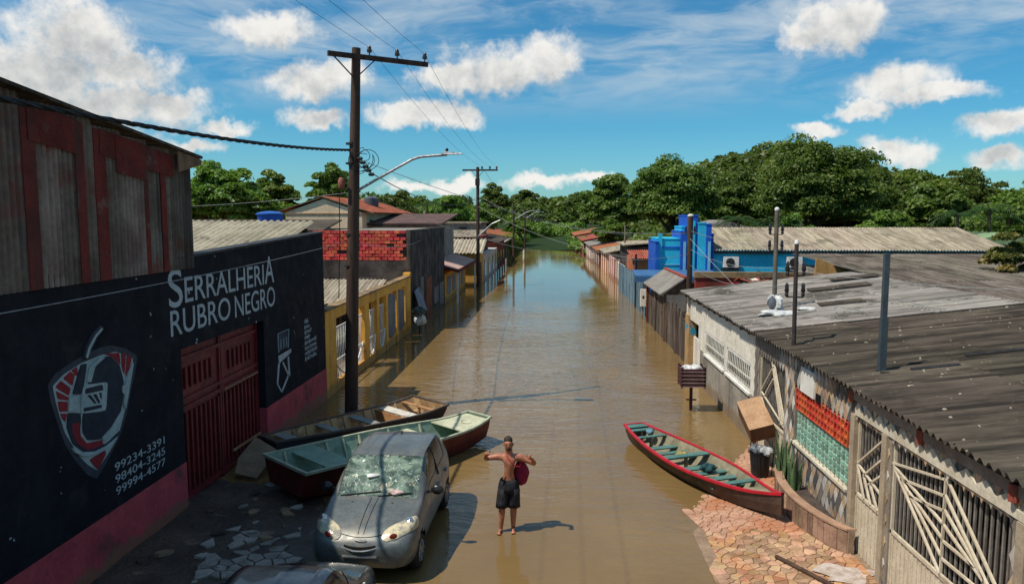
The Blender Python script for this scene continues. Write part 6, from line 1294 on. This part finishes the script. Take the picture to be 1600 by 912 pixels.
tree('bright green tree at the right edge behind the palms', 38.0, 64, .3, 8.2, 3.6, m=LEAF_L, n=9000, leaf=.32, seed=22, low=0, group=G)
tree('small bright bush behind the long blue building roof', 22, 68, .3, 6.6, 2.2, m=LEAF_L, n=4500, leaf=.3, seed=23, low=0, group=G)
tree('small yellowing tree rising beyond the brown roof at the right edge', 18.6, 30.5, .0, 5.5, 1.3, m=LEAF_D, n=1900, leaf=.17, seed=24, low=.45, trunk=.09, group=G)
for k, (x, y, tp_, rx, sd) in enumerate(((44, 105, 13.4, 6.5, 30), (53, 112, 14.0, 6.5, 31), (63, 115, 13.8, 7, 32), (73, 112, 14.0, 7, 33), (47, 92, 10.2, 5.5, 34), (56, 88, 10.0, 6, 35))):
    tree(('tree on the wooded skyline right of the largest crown', 'skyline tree below the small white cloud on the right', 'skyline tree near the right edge of the wood', 'skyline tree at the right edge', 'lower dark tree in front of the wooded skyline', 'lower green tree in front of the skyline at the right')[k], x, y, .6, tp_, rx, m=(LEAF, LEAF_L)[k % 2], n=9000, leaf=.46, seed=sd, low=.0, group='trees on the wooded skyline')
# palms
def palm(label, x, y, zb, h, fl, sd, n=13):
    t = thing('palm', label, 'palm', (x, y, zb), group='palms beyond the blue building'); r_ = random.Random(sd)
    MB().tube([(x, y, zb - .4), (x + .1, y, zb + h * .5), (x, y, zb + h)], [.17, .13, .11], 8).build('trunk', BARK, t, True)
    for k in range(n):
        a = 2 * math.pi * k / n + r_.uniform(-.2, .2); up_ = r_.uniform(.2, 1.1); pts = []; mb = MB(); d = Vector((math.cos(a), math.sin(a), 0)); e = Vector((-d.y, d.x, 0))
        for i in range(10):
            s = i / 9; pts.append(Vector((x, y, zb + h)) + d * fl * s * (1 - .2 * s * up_) + Vector((0, 0, fl * (up_ * .75 * s - (.55 + .45 * up_) * s * s))))
        for i in range(1, 10):
            for q in (0, .5):
                p = pts[i-1].lerp(pts[i], q); wd = fl * .2 * math.sin(math.pi * min(1, (i - 1 + q) / 9 * .85 + .12))
                for s in (-1, 1):
                    tip = p + e * s * wd + d * wd * .35 + Vector((0, 0, -wd * .45)); mb.add([p - d * .035, p + d * .035, tip], [(0, 1, 2)])
        mb.tube(pts, .02, 4); o = mb.build('frond', LEAF_P, t)
for a in ((31.9, 60, .3, 5.6, 2.7, 1, 'tall palm left of the pair beyond the blue roof'), (34.3, 60, .3, 6.0, 2.8, 2, 'palm at the right of the pair beyond the blue roof'), (37.0, 62, .3, 5.4, 2.5, 3, 'smaller palm behind the pair at the right'), (14.9, 60, .3, 5.2, 2.4, 4, 'palm with drooping fronds right of the blue tower'), (-15.2, 90, .4, 6.8, 2.6, 5, 'palm behind the beige house roof'), (19.2, 64, .3, 3.7, 2.0, 6, 'short palm behind the long roof near the tarp pole')):
    palm(a[6], *a[:6])
# wooded hill behind everything
def hz(x, y):
    return 1 + 17.5 * math.exp(-((x - 54) / 30) ** 2 - ((y - 190) / 55) ** 2) + 6 * math.exp(-((x - 110) / 50) ** 2 - ((y - 200) / 70) ** 2) + 3.5 * math.exp(-((x + 20) / 60) ** 2 - ((y - 260) / 40) ** 2)
P = [[(x, y, hz(x, y) - 1.2) for x in range(-160, 221, 10)] for y in range(128, 420, 12)]
HILL = M('hill_undergrowth', (.022, .045, .012), (.014, .03, .009), .5, .95, .5, 3, .1)
struct('hill', MB().grid(P), HILL, True)
def wood(name, label, fz, spots_, n, leaf, m, sd):
    rg_ = np.random.RandomState(sd); K = len(spots_); sp = np.array(spots_); a = rg_.randint(0, K, n); u = rg_.normal(size=(n, 3)); u /= np.linalg.norm(u, axis=1)[:, None]; u[:, 2] = np.abs(u[:, 2]) - .15
    p = sp[a, :3] + u * sp[a, 3:4] * rg_.uniform(.7, 1.05, (n, 1)) * np.array([1, 1, .85]); nr = u * .8 + rg_.normal(size=(n, 3)) * .5 + [0, 0, .3]; nr /= np.linalg.norm(nr, axis=1)[:, None]
    t = np.cross(nr, rg_.normal(size=(n, 3))); t /= np.linalg.norm(t, axis=1)[:, None]; b2 = np.cross(nr, t); s = leaf * rg_.uniform(.6, 1.4, (n, 1)); V = np.stack([p - t*s, p - b2*s*.6, p + t*s, p + b2*s*.6], 1).reshape(-1, 3)
    me = bpy.data.meshes.new(name); me.vertices.add(4*n); me.vertices.foreach_set('co', V.ravel().astype(np.float32)); me.loops.add(4*n); me.loops.foreach_set('vertex_index', np.arange(4*n, dtype=np.int32)); me.polygons.add(n); me.polygons.foreach_set('loop_start', np.arange(0, 4*n, 4, dtype=np.int32)); me.polygons.foreach_set('loop_total', np.full(n, 4, dtype=np.int32)); me.update(calc_edges=True); me.materials.append(m)
    tone = rg_.uniform(0, 1, K); at = me.attributes.new('tone', 'FLOAT', 'FACE'); at.data.foreach_set('value', np.clip(tone[a] * .7 + rg_.uniform(0, .3, n), 0, 1).astype(np.float32))
    o = bpy.data.objects.new(name, me); COL.objects.link(o); return tag(o, label, 'wood', kind='stuff')
r_ = random.Random(40); S = []
for k in range(520):
    x, y = r_.uniform(15, 150), r_.uniform(132, 225); S.append((x, y, hz(x, y) + r_.uniform(-.5, 1.6), r_.uniform(2.2, 4.6)))
wood('wood', 'dense wood covering the hill behind the right bank', hz, S, 90000, .62, LEAF, 1)
S = []
for k in range(420):
    x, y = r_.uniform(-150, 5), r_.uniform(120, 235); 
    if -9 < x and y < 200: continue
    S.append((x, y, (2.5 + r_.uniform(0, 2.8) + .02 * (y - 120)) if x < -15 else r_.uniform(.5, 1.5), r_.uniform(2.2, 4.2) if x < -15 else r_.uniform(1.2, 2.2)))
wood('wood', 'low belt of trees behind the left roofs', hz, S, 60000, .55, LEAF_L, 2)
S = []
for k in range(260):
    x = r_.uniform(10, 60); y = r_.uniform(68, 100); S.append((x, y, r_.uniform(.5, 3.2), r_.uniform(1.2, 2.4)))
wood('undergrowth', 'dark undergrowth below the big right bank trees', hz, S, 32000, .36, LEAF, 3)
S = []
for k in range(150):
    x = r_.choice((-1, 1)) * r_.uniform(5.5, 12) + (-1); y = r_.uniform(110, 192); S.append((x, y, r_.uniform(.3, 1.8), r_.uniform(1., 2.0)))
for k in range(60): S.append((r_.uniform(-9, 8), r_.uniform(188, 205), r_.uniform(.5, 3.5), r_.uniform(1.4, 2.6)))
wood('undergrowth', 'bushes closing both banks at the far end of the street', hz, S, 22000, .38, LEAF_L, 4)
S = []
for k in range(330):
    x = r_.uniform(-95, 60); y = r_.uniform(300, 420); S.append((x, y, r_.uniform(1.5, 5.7 + .022 * y), r_.uniform(3.0, 5.5)))
wood('wood', 'distant belt of trees closing the view past the end of the street', hz, S, 36000, .95, LEAF, 5)
